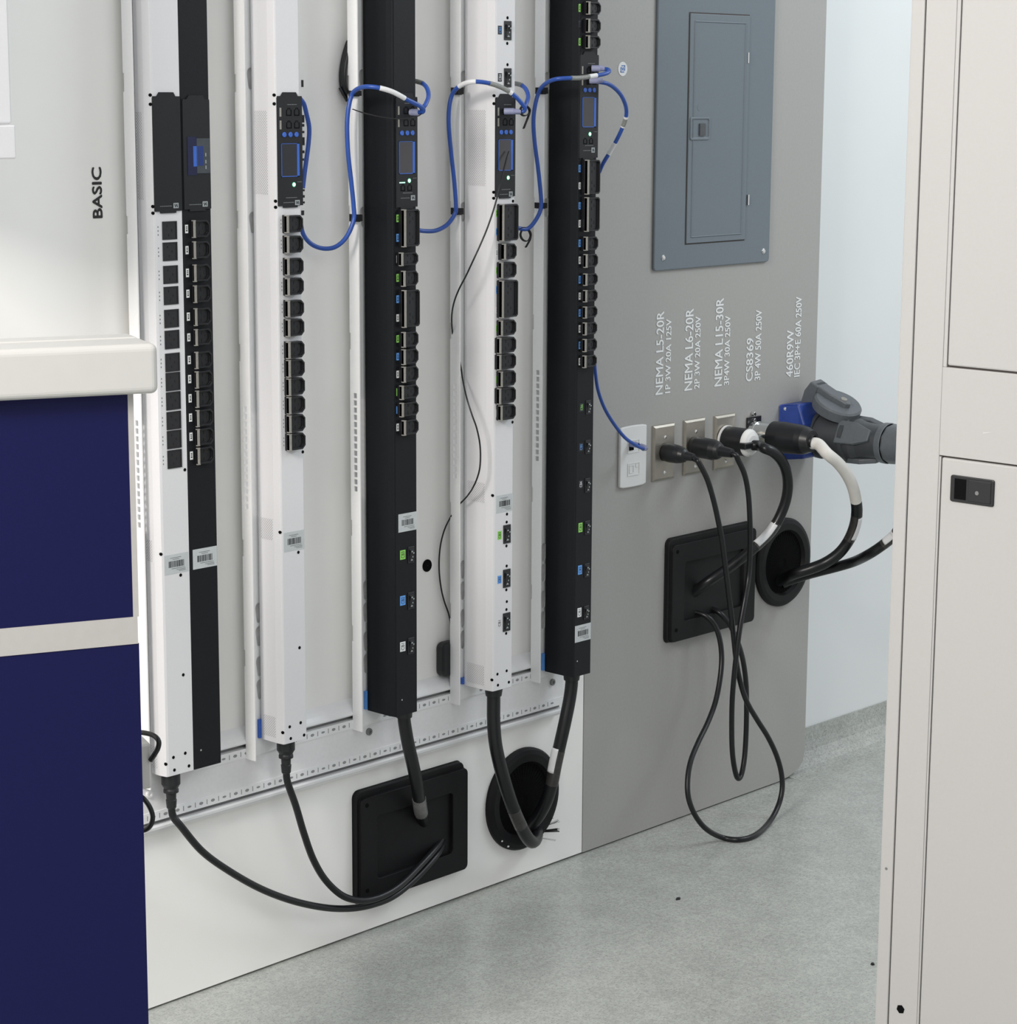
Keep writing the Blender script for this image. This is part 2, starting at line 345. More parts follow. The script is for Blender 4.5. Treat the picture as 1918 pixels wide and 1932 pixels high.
# ------------------------------------------------------------------ power strips
def pdu(name, label, X0, X1, yb, yf, ych, dx, z0, z1, m, group, wid=0):
    t = thing(name, ((X0+X1)/2, yb, z0), label, 'power strip', group)
    prof = [(X0, yb), (X0, ych), (X0+dx*.4, yf+.0012), (X0+dx, yf), (X1-.0012, yf), (X1, yf+.0012), (X1, yb)]
    MB().prism([(x, y, z0) for x, y in prof], (0, 0, z1-z0)).build('body', m, t, bevel=.0004, bseg=1)
    t['yf'] = yf; t['x0'] = X0; t['x1'] = X1; t['ych'] = ych; t['dx'] = dx
    return t
def zf(px, py, y): return P(px, py, y).z
def vent(t, pxm, ya, yb_, y0, y1):
    x = t['x0']; za, zb = PX(pxm, ya, x).z, PX(pxm, yb_, x).z
    MB().box((x-.0004, y0, zb), (x+.0004, y1, za)).build('vent_grille', 'vent', t)
def dots(t, lst, y=None, m='hole', r=.0027):
    for px, py in lst:
        p = P(px, py, y if y is not None else t['yf'])
        if y is None: MB().cyl((p.x, t['yf']+.001, p.z), (0, -1, 0), .0014, r, 14).build('screw_hole', m, t)
def chdots(t, lst):                                              # on the slanted left corner
    n = Vector((-.62, -1, 0)).normalized(); yc = (t['ych']+t['yf'])/2-.001
    for px, py in lst:
        z = P(px, py, yc).z; MB().cyl(Vector((t['x0']+t['dx']*.42, t['yf']+.0028, z))-n*.001, n, .0028, .0026, 14).build('screw_hole', 'hole', t)
def barcode(t, corners, m='label'):
    y = t['yf']; ps = [P(a, b, y) for a, b in corners]
    x0 = (ps[0].x+ps[3].x)/2; x1 = min((ps[1].x+ps[2].x)/2, t['x1']-.0006); zt = (ps[0].z+ps[1].z)/2; zb = (ps[2].z+ps[3].z)/2
    o = MB().box((x0, y+.0002, zb), (x1, y-.0003, zt)).build('barcode_label', m, t)
    k = MB(); w_ = x1-x0; h_ = zt-zb; x = x0+w_*.18; rnd = random.Random(int(corners[0][0]))
    while x < x0+w_*.82:
        b = rnd.choice((.0004, .0006, .0010)); k.box((x, y-.0001, zb+h_*.34), (x+b, y-.0005, zb+h_*.66)); x += b+rnd.choice((.0005, .0007, .0011))
    k.build('barcode', 'ink', o)
    k = MB()
    for a, b, z in ((.25, .70, .82), (.35, .62, .74), (.30, .85, .27), (.50, .88, .19), (.60, .88, .12)): k.box((x0+w_*a, y-.0001, zb+h_*(z-.012)), (x0+w_*b, y-.0005, zb+h_*(z+.012)))
    k.build('print_line', 'print', o)
def dshape(x0, x1, z0, z1, c): return [(x0, z0), (x1-c, z0), (x1, z0+c), (x1, z1-c), (x1-c, z1), (x0, z1)]
def outlet_black(t, xm, ya, yb_, xl, xbar, xr, p=.011, big=False, bar=True, knuckle=True):
    """raised locking outlet; pixel rows ya..yb_ ; xl/xbar/xr are world x: foot, bar left, right edge"""
    y = t['yf']; zt, zb = zf(xm, ya, y-p), zf(xm, yb_, y-p)
    c = .0035 if big else .006
    mb = MB().box((xl, y+.001, zb), (xbar+.002, y-p*.55, zt))
    mb.cup(dshape(xbar, xr, zb+.0008, zt-.0008, c), y+.001, y-p, .0028, .0045)
    zc = (zt+zb)/2; xc = (xbar+xr)/2+.003; ks = ((-.5, .5) if big else (0,))
    for kk in ks:
        zz = zc+kk*(zt-zb)*.5
        for a, b in ((-.006, -.003), (.006, -.003), (0, .004)): mb.box((xc+b-.001, y-p+.0045, zz+a-.0025), (xc+b+.001, y-p+.0038, zz+a+.0025))
    o = mb.build('outlet', 'outlet', t, bevel=.0006, bseg=1)
    if bar:
        b = MB().box((xbar, y-p*.5, zb+.0006), (xbar+.0040, y-p-.0012, zt-.0006))
        b.box((xbar-.0008, y-p*.5, zb+.0003), (xbar+.0048, y-p-.0010, zb+.0018)); b.box((xbar-.0008, y-p*.5, zt-.0018), (xbar+.0048, y-p-.0010, zt-.0003))
        b.build('release_bar', 'bar', o)
    return o
def chip(t, xa, xb, ya, yb_, m, txt=None, ink='ink', name='outlet_label'):
    y = t['yf']; xm = (xa+xb)/2; x0, x1 = P(xa, (ya+yb_)/2, y).x, P(xb, (ya+yb_)/2, y).x; z0, z1 = zf(xm, yb_, y), zf(xm, ya, y)
    o = MB().box((x0, y+.0002, z0), (x1, y-.0003, z1)).build(name, m, t)
    if txt:
        w_ = x1-x0; text_mesh(txt, x0+w_*.2, x1-w_*.2, z0+(z1-z0)*.14, z1-(z1-z0)*.14, y-.0003, .0003).build('lettering', ink, o)
    else:
        k = MB(); w_ = x1-x0; h_ = z1-z0
        for a, b in ((.22, .40), (.50, .60), (.68, .80)): k.box((x0+w_*.3, y-.0001, z0+h_*a), (x0+w_*.72, y-.0005, z0+h_*b))
        k.build('print_line', ink, o)
def breaker(t, xa, xb, ya, yb_):
    y = t['yf']; xm = (xa+xb)/2; x0, x1 = P(xa, (ya+yb_)/2, y).x, P(xb, (ya+yb_)/2, y).x; z0, z1 = zf(xm, yb_, y), zf(xm, ya, y); h_ = z1-z0; w_ = x1-x0
    o = MB().box((x0, y+.001, z0), (x1, y-.0016, z1)).build('breaker', 'plastic', t, bevel=.0004, bseg=1)
    r = MB().prism([(x0+w_*.2, y-.0015, z0+h_*.12), (x0+w_*.2, y-.0026, z0+h_*.14), (x0+w_*.2, y-.0022, z0+h_*.45), (x0+w_*.2, y-.0050, z0+h_*.78), (x0+w_*.2, y-.0015, z0+h_*.84)], (w_*.6, 0, 0))
    r.build('rocker', 'outlet', o)
    k = MB()
    for a, b, c in ((.72, .4, .0016), (.62, .66, .0012), (.40, .5, .0008)):
        k.box((x0+w_*b-c, y-.0049, z0+h_*a-.0012), (x0+w_*b+c, y-.0054, z0+h_*a+.0012))
    k.prism([(x0+w_*.32, y-.0030, z0+h_*.16), (x0+w_*.68, y-.0030, z0+h_*.16), (x0+w_*.5, y-.0030, z0+h_*.26)], (0, .0006, 0))
    k.build('print_mark', 'logo', o)
def logo(t, parent, xa, xb, ya, yb_, y):
    x0, x1 = P(xa, ya, y).x, P(xb, ya, y).x; z0, z1 = zf(xa, yb_, y), zf(xa, ya, y); w_, h_ = x1-x0, z1-z0
    o = MB().box((x0, y+.0002, z0), (x1, y-.0004, z1)).build('logo_plate', 'logo', parent)
    k = MB()
    k.prism([(x0+w_*.22, y-.0003, z0+h_*.2), (x0+w_*.42, y-.0003, z0+h_*.2), (x0+w_*.80, y-.0003, z0+h_*.8), (x0+w_*.60, y-.0003, z0+h_*.8)], (0, -.0003, 0))
    k.box((x0+w_*.2, y-.0003, z0+h_*.45), (x0+w_*.34, y-.0006, z0+h_*.82)); k.box((x0+w_*.68, y-.0003, z0+h_*.18), (x0+w_*.82, y-.0006, z0+h_*.55))
    k.build('logo_mark', 'module', o)
def module_plate(t, xa, xb, ya, yb_, tab=True, th=.0022, name='display_module', m='module'):
    """raised black cover: tabbed at top, lip at the bottom; pixel box measured on the front"""
    y = t['yf']-th; ym = (ya+yb_)/2; x0, x1 = P(xa, ym, y).x, P(xb, ym, y).x; zt, zb = zf((xa+xb)/2, ya, y), zf((xa+xb)/2, yb_, y); w_ = x1-x0
    q = [(x0, zb+.002), (x0+w_*.2, zb+.002), (x0+w_*.2, zb-.001), (x0+w_*.78, zb-.001), (x0+w_*.78, zb+.002), (x1, zb+.002), (x1, zt-.009), (x1-w_*.01, zt-.006), (x1-w_*.17, zt-.006), (x1-w_*.24, zt), (x0+w_*.24, zt), (x0+w_*.15, zt-.006), (x0+w_*.02, zt-.006), (x0, zt-.009)]
    o = MB().prism([(a, t['yf']+.0005, b) for a, b in q], (0, -th-.0005, 0)).build(name, m, t)
    o['x0'] = x0; o['x1'] = x1; o['zt'] = zt; o['zb'] = zb; o['y'] = y; return o
def printline(par, x0, x1, z, y, h=.0011):
    k = MB(); x = x0; r = random.Random(int(z*1e4))
    while x < x1: b = r.choice((.0011, .0018, .0026)); k.box((x, y+.0001, z-h/2), (min(x+b, x1), y-.0003, z+h/2)); x += b+.0007
    k.build('print_line', 'print', par)
def display(t, o, ports2=None, lamp2=False, dark=False, zs=None, topports=True):
    """controls on a display module. zs: dict of pixel rows"""
    x0, x1, y = o['x0'], o['x1'], o['y']; w_ = x1-x0; pm = zs['px']; Z = lambda k: zf(pm, zs[k], y)
    def port(cx, cz, a=.0055, b=.0062):
        MB().cup([(cx-a, cz-b), (cx+a, cz-b), (cx+a, cz+b*.55), (cx+a*.45, cz+b*.55), (cx+a*.45, cz+b), (cx-a*.45, cz+b), (cx-a*.45, cz+b*.55), (cx-a, cz+b*.55)], y+.0008, y-.0005, .0012, .001).build('network_port', 'hole', o)
    if topports:
        for k in ('p1', 'p2'):
            if k not in zs: continue
            for fx in (.46, .78): port(x0+w_*fx, Z(k))
            u = MB().box((x0+w_*.08, y+.0005, Z(k)-.0075), (x0+w_*.15, y-.0004, Z(k)+.0065)); u.build('usb_port', 'bar', o)
        if 'p1' in zs: printline(o, x0+w_*.4, x0+w_*.78, Z('p1')+.0115, y)
    for j, fx in enumerate((.26, .51, .755)):
        MB().lathe((x0+w_*fx, y+.0005, Z('btn')), (0, -1, 0), [(0, .0042), (.0014, .0042), (.0022, .0034), (.0022, .0002)], 20).build('button', 'blue', o)
    za, zb = Z('s0'), Z('s1'); a, b = x0+w_*.13, x0+w_*.86; f = .0012
    fr = MB()
    fr.box((a, y+.0005, zb), (a+f*.6, y-.0008, za)); fr.box((b-.0050, y+.0005, zb), (b, y-.0008, za)); fr.box((a, y+.0005, za-f*.6), (b, y-.0008, za)); fr.box((a, y+.0005, zb), (b, y-.0008, zb+f))
    fr.build('screen_frame', 'blue', o)
    MB().box((a+f*.5, y+.0005, zb+f), (b-.0050, y-.0003, za-f*.5)).build('screen', 'screend' if dark else 'screen', o)
    MB().lathe((x0+w_*zs.get('lx', .63), y+.0005, Z('led')), (0, -1, 0), [(0, .0032), (.0010, .0032), (.0018, .0024), (.0018, .0002)], 20).build('status_light', 'led', o)
    MB().cyl((x0+w_*zs.get('lx', .63), y+.0003, Z('led')), (0, -1, 0), .0006, .0044, 20).build('glow_ring', 'ledglow', o)  # green disc paints the lamp's glow on the housing
    printline(o, x0+w_*.78, x0+w_*.95, Z('led')+.004, y, .0009)
    if ports2:
        for fx in (.30, .62): port(x0+w_*fx, Z('p3'), .005, .0055)
        if lamp2: MB().box((x0+w_*.14, y+.0003, Z('p3')+.0078), (x0+w_*.40, y-.0004, Z('p3')+.0094)).build('status_light', 'led', o)
    printline(o, x0+w_*.3, x0+w_*.75, Z('t1'), y); printline(o, x0+w_*.2, x0+w_*.62, Z('t2'), y)
G = 'rack power strips hung on the white wall'
ZT = 1.98
# --- A: white strip with flush square outlets, black strip beside it
A = pdu('power_strip', 'white power strip with flush square outlets and a blank black cover', 2.2142, 2.2730, -.028, -.0645, -.049, .0072, .4178, ZT, 'white', G)
B2 = pdu('power_strip', 'narrow black power strip beside the leftmost white one, with small blue display', 2.2737, 2.3310, -.028, -.0640, -.0628, .0012, .4178, ZT, 'black', G)
vent(A, 261, 211, 376, -.0445, -.030); vent(A, 281, 1019, 1059, -.0445, -.030); vent(A, 292, 1408, 1449, -.0445, -.030)
mp = module_plate(A, 290.5, 341.5, 174, 401, name='blank_cover')
logo(A, mp, 327, 336.5, 383, 393, mp['y']); printline(mp, P(302, 389, mp['y']).x, P(324, 389, mp['y']).x, zf(313, 389, mp['y']), mp['y'])
rowsA = [(417.5, 452), (457, 492), (501, 535), (540.5, 574.6), (583.7, 618), (623, 658), (666, 701), (702.5, 737), (739, 773), (776, 810), (811.7, 846), (848.5, 883)]
xa, xb = P(305.8, 435, A['yf']).x, P(333.2, 435, A['yf']).x
for i, (a, b) in enumerate(rowsA):
    f = i/11; xm = 319+10*f; y = A['yf']; z1, z0 = zf(xm, a, y), zf(xm, b, y)
    mb = MB().cup([(xa, z0), (xb, z0), (xb, z1), (xa, z1)], y+.001, y-.0012, .0018, .0008)
    zc = (z0+z1)/2; xc = (xa+xb)/2
    for dx, dz in ((-.004, .007), (.005, 0), (-.001, -.007)): mb.box((xc+dx-.0009, y-.0002, zc+dz-.0018), (xc+dx+.0009, y-.0009, zc+dz+.0018))
    mb.build('outlet', 'flat', A)
    k = MB()
    for dz in (-.006, 0, .006): k.box((xa-.0088, y+.0001, zc+dz-.0012), (xa-.0072, y-.0002, zc+dz+.0012))
    k.build('outlet_label', 'print', A)
barcode(A, ((309.3, 1048.3), (354.8, 1041.3), (355.2, 1077.9), (309.9, 1085.5)))
dots(A, [(348.5, 886.3), (340.6, 1085), (345.5, 1273.2), (327, 1429), (349.3, 1421), (356.3, 1445), (328.9, 1452.8)])
chdots(A, [(280, 179.3), (280.7, 196.7), (285, 389.5), (285, 402), (301.2, 1044.6), (312, 1439.9)])
mp = module_plate(B2, 346, 396.5, 180, 397, name='display_module')
y = mp['y']; cx0, cx1 = P(358, 292, y).x, P(395.5, 292, y).x; cz0, cz1 = zf(378, 327, y), zf(378, 261, y); w_ = cx1-cx0; h_ = cz1-cz0
MB().box((cx0-w_*.12, y+.0005, cz0-h_*.05), (cx0+w_*.34, y-.0006, cz1+h_*.05)).build('screen_frame', 'lcddark', mp)
MB().box((cx0+w_*.34, y+.0005, cz0), (cx1, y-.0008, cz1)).build('screen', 'lcdgrey', mp)
MB().box((cx0+w_*.40, y-.0002, cz0+h_*.22), (cx0+w_*.66, y-.0011, cz0+h_*.78)).build('screen', 'lcd', mp)
MB().box((cx0+w_*.16, y-.0002, cz0+h_*.20), (cx0+w_*.33, y-.0009, cz0+h_*.78)).build('screen_edge', 'blue', mp)
for a in (.12, .28, .48): MB().box((cx0+w_*.76, y-.0005, cz0+h_*a), (cx0+w_*.80, y-.0011, cz0+h_*(a+.1))).build('print_line', 'logo', mp)
logo(B2, mp, 382, 391.5, 380, 390, y); printline(mp, P(357, 386, y).x, P(380, 386, y).x, zf(368, 386, y), y)
rowsB = [(133, 265), (287, 418), (455, 585), (607, 738), (773, 905), (925, 1050), (1090, 1218), (1232, 1360), (1372, 1500), (1513, 1640), (1650, 1778), (1788, 1915)]
labB = [(170, 232), (325, 385), (490, 552), (643, 702), (810, 870), (962, 1020), (1125, 1186), (1265, 1325), (1405, 1466), (1546, 1606), (1685, 1745), (1823, 1883)]
xbar = P(364.4, 432, B2['yf']-.006).x; xr_ = P(398.2, 432, B2['yf']-.008).x
for i, ((a, b), (c, d)) in enumerate(zip(rowsB, labB)):
    f = i/11; s = 3.864
    outlet_black(B2, 380+9*f, 380+a/s, 380+b/s, xbar-.0005, xbar, xr_-.0005, p=.006)
    chip(B2, 349+9.2*f, 354.6+9.2*f, 380+c/s, 380+d/s, 'wchip')
barcode(B2, ((363.1, 1037.4), (408.5, 1029.7), (409.5, 1067), (364.2, 1074.6)))
dots(B2, [(378.8, 1415.3)], m='chrome', r=.0018)
# --- B: second white strip
B = pdu('power_strip', 'white power strip with one column of raised outlets and blank lower half', 2.4495, 2.5035, -.028, -.0825, -.0672, .0052, .4263, ZT, 'white', G)
vent(B, 490, 209, 366, -.064, -.034); vent(B, 502, 977.6, 1017, -.064, -.034); vent(B, 508, 1350, 1388, -.064, -.034)
mp = module_plate(B, 524.2, 570.5, 174, 390.5)
display(B, mp, dark=True, zs=dict(px=547, p1=211, p2=235, btn=254, s0=270.5, s1=333.5, led=348.5, t1=373, t2=382))
logo(B, mp, 556.5, 565, 377.5, 387, mp['y'])
rB = [(98, 230), (248, 378), (410, 538), (555, 685), (717, 843), (855, 985), (1018, 1145), (1150, 1280), (1285, 1415), (1420, 1548), (1553, 1683), (1688, 1815)]
xl = P(532.4, 422, B['yf']).x; xbar = P(541.2, 422, B['yf']-.0115).x; xr_ = P(572, 422, B['yf']-.011).x
for i, (a, b) in enumerate(rB):
    f = i/11; a, b = 380+a/3.864, 380+b/3.864
    outlet_black(B, 555+5*f, a, b, xl, xbar, xr_)
    y = B['yf']; z = zf(530+6*f, (a+b)/2, y); k = MB()
    for dz in (-.006, 0, .006): k.box((xl-.0036, y+.0001, z+dz-.0012), (xl-.0022, y-.0002, z+dz+.0012))
    k.build('outlet_label', 'print', B)
barcode(B, ((534.8, 1005), (576.6, 999), (577, 1035), (535.5, 1041.7)))
dots(B, [(571.0, 852.6), (562.6, 1042), (564.8, 1222), (546.3, 1371.3), (567, 1363.5), (573.4, 1386.8), (548.3, 1393.3)])
chdots(B, [(514.8, 179.3), (514.8, 195.8), (517.3, 379.3), (517.5, 390.8), (526, 1003.4), (531.5, 1380.9)])
# --- C: first wide black strip
Cc = pdu('power_strip', 'wide black power strip with three breakers under its barcode, between two white strips', 2.6968, 2.7535, -.028, -.0965, -.0835, .0058, .4269, ZT, 'black', G)
mp = module_plate(Cc, 747.5, 787.5, 176, 393)
display(Cc, mp, ports2=True, lamp2=True, zs=dict(px=768, p1=208, p2=231, btn=251, s0=266.5, s1=328, led=341, p3=354, t1=364, t2=373.5, lx=.60))
logo(Cc, mp, 775, 782.5, 368.5, 378, mp['y'])
X = lambda t, px, py, dy=0: P(px, py, t['yf']+dy).x
s = 3.836; xbar = X(Cc, 761.2, 600, -.011); xr1 = X(Cc, 789.4, 600, -.011); xr2 = X(Cc, 792.2, 600, -.013)
rC = [(55, 330, 1), (365, 465, 0), (498, 615, 0), (638, 912, 1), (940, 1055, 0), (1065, 1180, 0), (1190, 1308, 0), (1325, 1430, 0), (1450, 1555, 0), (1578, 1690, 0)]
for k_, (a, b, big) in enumerate(rC):
    off = -.005 if k_ in (1, 7, 8) else 0
    outlet_black(Cc, 775, 380+a/s, 380+b/s, xbar-.0005+off, xbar+off, xr2 if big else xr1, p=.013 if big else .011, big=big)
for a, b, m in ((95, 150, 'gchip'), (235, 292, 'bchip'), (390, 445, 'wchip'), (525, 582, 'gchip'), (680, 735, 'bchip'), (817, 870, 'wchip'), (968, 1022, 'gchip'), (1097, 1150, 'bchip'), (1225, 1278, 'wchip'), (1352, 1407, 'gchip'), (1482, 1536, 'bchip'), (1608, 1662, 'wchip')):
    chip(Cc, 747.7, 752.2, 380+a/s, 380+b/s, m)
barcode(Cc, ((751.3, 970.8), (787.3, 964.3), (788, 998.7), (751.3, 1004.7)))
for (a, b, m, tx), (c, d) in zip(((1038, 1055.5, 'gchip', 'CB3'), (1124, 1142, 'bchip', 'CB2'), (1211, 1229, 'wchip', 'CB1')), ((1031, 1062), (1117, 1149), (1203, 1234))):
    chip(Cc, 754.5, 764.5, a, b, m, tx, name='breaker_label'); breaker(Cc, 769, 780.5, c, d)
dots(Cc, [(758, 1320.5)], m='chrome', r=.0014)
# --- D: third white strip
D = pdu('power_strip', 'white power strip with black breakers below its display, between the two wide black strips', 2.9436, 2.9975, -.028, -.0985, -.0820, .0062, .4260, ZT, 'white', G)
vent(D, 895, 207.5, 350, -.078, -.036); vent(D, 896, 908.7, 946, -.078, -.036); vent(D, 897, 1253, 1290, -.078, -.036)
mp = module_plate(D, 935.5, 972, 177, 373)
display(D, mp, zs=dict(px=953, p1=210, p2=230, btn=249.5, s0=263, s1=322, led=335.5, t1=357.5, t2=366.5))
logo(D, mp, 960, 966.5, 361.5, 371, mp['y'])
xl = X(D, 938.9, 600); xbar = X(D, 945.2, 600, -.0112); xr1 = X(D, 974, 600, -.011); xr2 = X(D, 977.2, 600, -.013)
for k_, (a, b, big) in enumerate([(18, 288, 1), (305, 422, 0), (437, 556, 0), (570, 843, 1), (857, 972, 0), (982, 1098, 0), (1103, 1216, 0), (1225, 1340, 0), (1345, 1463, 0), (1470, 1583, 0)]):
    off = .007 if k_ == 1 else (-.004 if k_ in (5, 6, 8) else 0)
    outlet_black(D, 957, 380+a/s, 380+b/s, xl, xbar+off, xr2 if big else xr1, p=.013 if big else .011, big=big)
for a, b, m in ((60, 112, 'gchip'), (195, 245, 'bchip'), (345, 398, 'wchip'), (475, 525, 'gchip'), (612, 668, 'bchip'), (765, 812, 'wchip'), (893, 945, 'gchip'), (1020, 1072, 'bchip'), (1140, 1190, 'wchip'), (1262, 1315, 'gchip'), (1383, 1437, 'bchip'), (1505, 1560, 'wchip')):
    chip(D, 935.2, 938.3, 380+a/s, 380+b/s, m)
barcode(D, ((935.4, 935.6), (968.5, 930), (968.5, 963), (935.9, 968.2)))
for xa_, a, b, m, tx, ik, c, d, q in ((939, 48.5, 65, 'kchip', 'CB5', 'bchip', 39.6, 75.6, 950.4), (939, 138, 154, 'kchip', 'CB4', 'wchip', 128.8, 164.5, 950.4), (938.3, 1002, 1018, 'gchip', 'CB3', 'ink', 990, 1024.8, 949), (938.2, 1086, 1101, 'bchip', 'CB2', 'ink', 1073.8, 1108, 948.5), (938, 1168, 1184, 'white', 'CB1', 'ink', 1156, 1190.5, 948.3)):
    chip(D, xa_, xa_+7.3, a, b, m, tx, ik, name='breaker_label'); breaker(D, q, q+13.4, c, d)
dots(D, [(957, 33.6), (956.5, 81.9), (957, 122), (967.3, 379.5), (966.5, 796.5), (956, 970), (955.4, 985), (955, 1030), (955.4, 1067.8), (954.8, 1112.9), (955.7, 1135), (955, 1150), (954.5, 1195), (938, 1271.9), (955.4, 1265.6), (959.6, 1287), (939, 1292.7)])
chdots(D, [(927.3, 180.5), (927.3, 195.5), (927, 362.5), (927, 373.8), (926.3, 934), (925.5, 1281.5)])
# --- E: second wide black strip
Ee = pdu('power_strip', 'wide black power strip with six breakers below its outlets, beside the grey board', 3.1660, 3.2185, -.028, -.0995, -.0826, .0056, .4109, ZT, 'black', G)
mp = module_plate(Ee, 1094, 1128.5, 97, 300)
display(Ee, mp, ports2=True, zs=dict(px=1111, p1=132, p2=153, btn=170, s0=183.5, s1=240, led=253, p3=266, t1=274.5, t2=284, lx=.55))
logo(Ee, mp, 1115.5, 1121.5, 278.5, 288, mp['y'])
xbar = X(Ee, 1105.0, 480, -.0112); xr1 = X(Ee, 1129.2, 400, -.011); xr2 = X(Ee, 1131.5, 400, -.013)
for a, b, big in ((-28, -3, 0), (2.5, 28, 0), (35, 62, 0), (66.5, 92, 0), (301, 367, 1), (371.5, 437, 1), (445.7, 472.5, 0), (478.5, 504.6, 0), (515, 538.5, 0), (546, 569.5, 0), (577, 600, 0), (607, 631.6, 0), (638, 663, 0), (669, 693, 0)):
    outlet_black(Ee, 1117, a, b, xbar-.0005, xbar, xr2 if big else xr1, p=.013 if big else .011, big=big)
for a, b, m in ((7.5, 22.5, 'gchip'), (39, 52, 'kchip'), (72, 86, 'gchip'), (311, 325, 'bchip'), (344, 357, 'wchip'), (381.5, 395, 'bchip'), (415, 429, 'wchip'), (452, 466, 'bchip'), (484, 498, 'wchip'), (520.5, 535, 'bchip'), (552, 565.5, 'wchip'), (583.5, 597.5, 'bchip'), (613.5, 627.5, 'wchip'), (644.5, 658.5, 'bchip'), (675.5, 689, 'wchip')):
    chip(Ee, 1091.5, 1095.0, a, b, m)
for a, b, m, tx, ik, c, d, q in ((761, 776, 'kchip', 'CB6', 'gchip', 755, 781.5, 1104.5), (836, 851, 'kchip', 'CB5', 'bchip', 830, 856, 1103.5), (906.5, 921, 'kchip', 'CB4', 'wchip', 902, 929, 1103), (986.5, 1004, 'gchip', 'CB3', 'ink', 982.5, 1008.6, 1102.5), (1066.7, 1083.7, 'bchip', 'CB2', 'ink', 1063, 1089, 1101.6), (1147, 1164, 'wchip', 'CB1', 'ink', 1143, 1168, 1100.5)):
    chip(Ee, q-11.5, q-4.2, a, b, m, tx, ik, name='breaker_label'); breaker(Ee, q, q+9.4, c, d)
barcode(Ee, ((1084.5, 1181), (1114, 1175), (1114, 1206), (1084, 1212.5)))
dots(Ee, [(1088.5, 1247.5)], m='chrome', r=.0014)
for t, z0, z1, m in ((B, .428, .46, 'blue'), (Cc, .429, .462, 'bchip'), (D, .428, .44, 'blue'), (Ee, .413, .446, 'bchip')):    # blue mounting pads at the back
    MB().box((t['x0']-.004, YR-.0025, z0), (t['x0']+.03, -.0285, z1)).build('mounting_pad', m, t)
# glands under the strips with fixed cords
def gland(t, px, py, y, prof):
    p = P(px, py, y); MB().lathe((p.x, y, t['_o'][2]+.001), (0, 0, -1), prof).build('cable_gland', 'plastic', t); return p.x
gC = gland(Cc, 762, 1356, -.062, [(0, .0165), (.010, .0150), (.018, .0145), (.018, .012)])
gD = gland(D, 931, 1306, -.064, [(0, .0185), (.012, .0165), (.022, .0150), (.022, .012)])
gE = gland(Ee, 1078, 1277, -.064, [(0, .0175), (.010, .0160), (.018, .0150), (.018, .012)])
# ------------------------------------------------------------------ cables
def cable(name, label, cat, pts, r, m, group=None, k=10, seg=14, bands=(), extra=None):
    path = smooth_path(pts, k); c = thing(name, tuple(path[0]), label, cat, group)
    MB().tube(path, r, seg).build('cable_jacket', m, c)
    for a, b, bm, rr in bands: MB().tube(sub_path(path, a, b), r*rr, seg).build('cable_tag', bm, c)
    return c, path
def wrap_tag(c, path, a, b, r, d, half=50, m='tape'):              # printed tag wrapped part of the way round a cord
    q = sub_path(path, a, b); d = Vector(d); mb = MB(); K = 8; vs = []
    for i, p in enumerate(q):
        t = (q[min(i+1, len(q)-1)]-q[max(i-1, 0)]).normalized(); e = (d-t*d.dot(t)).normalized(); g = t.cross(e)
        vs += [p+(e*math.cos(math.radians(half*(2*j/K-1)))+g*math.sin(math.radians(half*(2*j/K-1))))*r for j in range(K+1)]
    mb.add(vs, [(i*(K+1)+j, i*(K+1)+j+1, (i+1)*(K+1)+j+1, (i+1)*(K+1)+j) for i in range(len(q)-1) for j in range(K)], True)
    o = mb.build('cable_tag', m, c); o.modifiers.new('s', 'SOLIDIFY').thickness = .0006
def T(lst, zmin=.0062):
    out = [P(*q) for q in lst]
    return [p if p.z > zmin else PF(q[0], q[1], zmin) for p, q in zip(out, lst)]
G = 'black power cords from the strips to the wall grommets'
def plug(c, o, ax, s=1.0, r=.0065):                               # moulded female connector on the end of a cord
    MB().lathe(o, ax, [(0, .0001), (0, .0155*s), (.020*s, .0155*s), (.027*s, .0115*s), (.030*s, .0125*s), (.034*s, .0125*s), (.036*s, .0085*s), (.046*s, .0080*s), (.047*s, .0090*s), (.060*s, .0080*s), (.062*s, r), (.064*s, .0001)]).build('plug', 'plastic', c)
oA = Vector((P(322, 1464, -.046).x, -.046, .4185)); oB = Vector((P(539, 1404, -.056).x, -.056, .427))
c, _ = cable('power_cable', 'black cord drooping from the white strip with flush outlets to the square grommet', 'power cable',
    [oA+Vector((0, 0, -.055)), oA+Vector((.002, -.001, -.075))]+T([(342, 1560, -.055), (381, 1606, -.06), (430, 1642, -.06), (490, 1676, -.055), (550, 1699, -.05), (610, 1712, -.045), (660, 1714, -.04), (705, 1706, -.04), (745, 1689, -.035), (785, 1656, -.028), (820, 1618, -.018), (835, 1596, -.004)]), .0062, 'rubber', G)
plug(c, oA, (0, 0, -1), 1.0)
c, _ = cable('power_cable', 'black cord curving from the blank-bottomed white strip down into the square grommet', 'power cable',
    [oB+Vector((0, 0, -.055)), oB+Vector((.002, -.001, -.078))]+T([(558, 1521, -.06), (573, 1572, -.06), (591, 1622, -.055), (615, 1662, -.05), (648, 1691, -.054), (685, 1699, -.056), (722, 1690, -.055), (757, 1668, -.048), (795, 1630, -.028), (822, 1600, -.014), (834, 1584, -.004)]), .0062, 'rubber', G)
plug(c, oB, (0, 0, -1), 1.0)
c, _ = cable('power_cable', 'thick black cord with a clear band entering the middle of the square grommet', 'power cable',
    [Vector((gC, -.062, .415)), Vector((gC+.001, -.062, .40))]+T([(769, 1400, -.062), (778, 1440, -.062), (786, 1478, -.058), (790, 1504, -.048), (793, 1527, -.034), (798, 1550, -.004)]), .0118, 'rubber', G, bands=[(.73, .90, 'ferrule', 1.08)])
